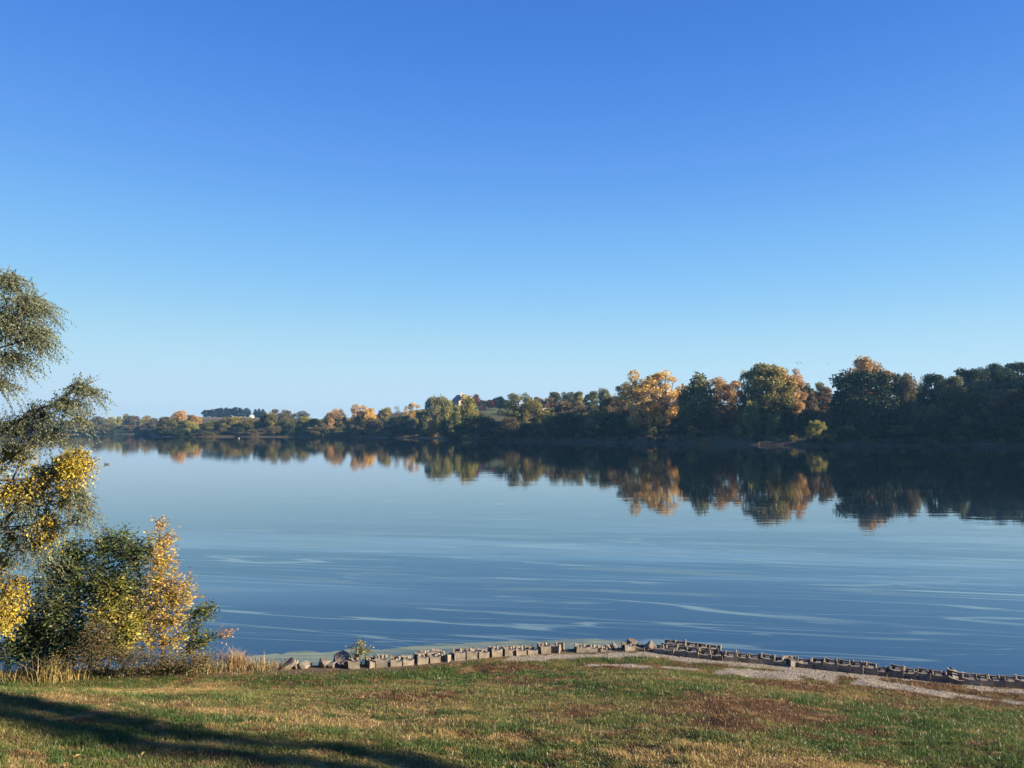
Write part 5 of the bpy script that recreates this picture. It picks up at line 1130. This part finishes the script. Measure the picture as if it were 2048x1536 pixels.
# tall unmown grass along the shrubs
n = 12000
px = rng.uniform(-60, 590, n); off = rng.random(n) ** 1.4
bx = np.empty((n, 3)); 
lineX = np.array([on_bank(p, 1362 - 26 * min(1, max(0, p / 570)))[:2] for p in range(-60, 600, 10)])
li = (px + 60) / 10; i0 = np.clip(li.astype(int), 0, len(lineX) - 2); f = (li - i0)[:, None]
pt = lineX[i0] * (1 - f) + lineX[i0 + 1] * f
pt[:, 1] += off * 1.6 - .1 + rng.normal(size=n) * .08; pt[:, 0] += rng.normal(size=n) * .12
zz = bank_z(pt[:, 0], pt[:, 1])
hh = rng.uniform(.06, .42, n) * np.clip(fbm(px * .05, px * 0 + 9, 79) * 2.2 - .35, .3, 1.5) * (0.5 + fbm(pt[:, 0] * 2.5, pt[:, 1] * 2.5, 71)) * np.where(px > 420, .75, 1)
cs = np.array([[0.10, 0.105, 0.035], [0.30, 0.22, 0.10], [0.40, 0.28, 0.13], [0.15, 0.14, 0.05]])
hh = hh * np.where(px < 330, .62, 1.0)
tanp = np.where(px > 430, .85, np.clip(fbm(px * .035, px * 0, 77) * 1.8 - .65, .05, .7))
pick = np.where(rng.random(n) < tanp, rng.integers(1, 3, n), np.where(rng.random(n) < .5, 0, 3))
cl = cs[pick] * rng.uniform(.6, 1.25, (n, 1))
me = blade_mesh('tall_grass', np.c_[pt, zz - .01], hh, rng.uniform(.1, .8, n), rng.uniform(.006, .012, n), cl)
tag(link('tall_grass', me, M['grass']), 'tall unmown grass and dry straw along the foot of the shrubs', 'grass', kind='stuff')
# the slanting tuft of straw at the right end of the shrubs
b = on_bank(470, 1336); root = empty('straw_tuft', b); tag(root, 'slanting tuft of pale straw at the right end of the shrubs', 'grass tuft')
n = 420; base = np.c_[rng.normal(size=(n, 2)) * [.16, .08], np.zeros(n)]
mb_ = blade_mesh('blades', base, rng.uniform(.2, .5, n), rng.uniform(.2, .9, n), np.full(n, .008), np.array([0.42, 0.29, 0.14]) * rng.uniform(.6, 1.2, (n, 1)))
o = link('blades', mb_, M['grass'], root); o.rotation_euler = (0, R(18), 0)
b = on_bank(110, 1362); root = empty('straw_clump', b); tag(root, 'upright pale straw clump at the lawn edge below the dark shrub', 'grass tuft')
n = 300; base = np.c_[rng.normal(size=(n, 2)) * [.22, .08], np.zeros(n)]
link('blades', blade_mesh('blades', base, rng.uniform(.2, .62, n), rng.uniform(.1, .6, n), np.full(n, .009), np.array([0.38, 0.30, 0.12]) * rng.uniform(.6, 1.2, (n, 1))), M['grass'], root)

# ------------------------------------------------------------------ unseen trees, invented to cast the long shadow streaks on the lawn
for (px_, py_), wid, key_, lab_ in [((400, 1478), 0.8, 'column0', 'slender unseen tree right of the viewer, added to cast the upper shadow streak'), ((400, 1504), 0.8, 'column1', 'slender unseen tree right of the viewer, added to cast the lower shadow streak')]:
    s0 = on_bank(px_, py_); k = 19.0
    bx_, by_ = s0.x + SUN_AZ[0] * k, s0.y + SUN_AZ[1] * k
    plant('added_shadow_tree', key_, (bx_, by_, float(bank_z(bx_, by_))), 11.0, wid, 'olive', lab_, 'tree')

# ------------------------------------------------------------------ air
mb = MB(); mb.box(-4200, 4200, -100, 3300, -4.5, 95)
hz_m, hnt = new_mat('haze'); ho = N(hnt, 'ShaderNodeOutputMaterial'); pv = N(hnt, 'ShaderNodeVolumePrincipled')
pv.inputs['Color'].default_value = (0.24, 0.58, 1.0, 1); pv.inputs['Density'].default_value = 0.00012; pv.inputs['Anisotropy'].default_value = 0.2
hnt.links.new(pv.outputs[0], ho.inputs['Volume'])
tag(link('haze', mb.mesh('haze'), hz_m), 'thin pale blue air over the lake', 'haze', kind='stuff')
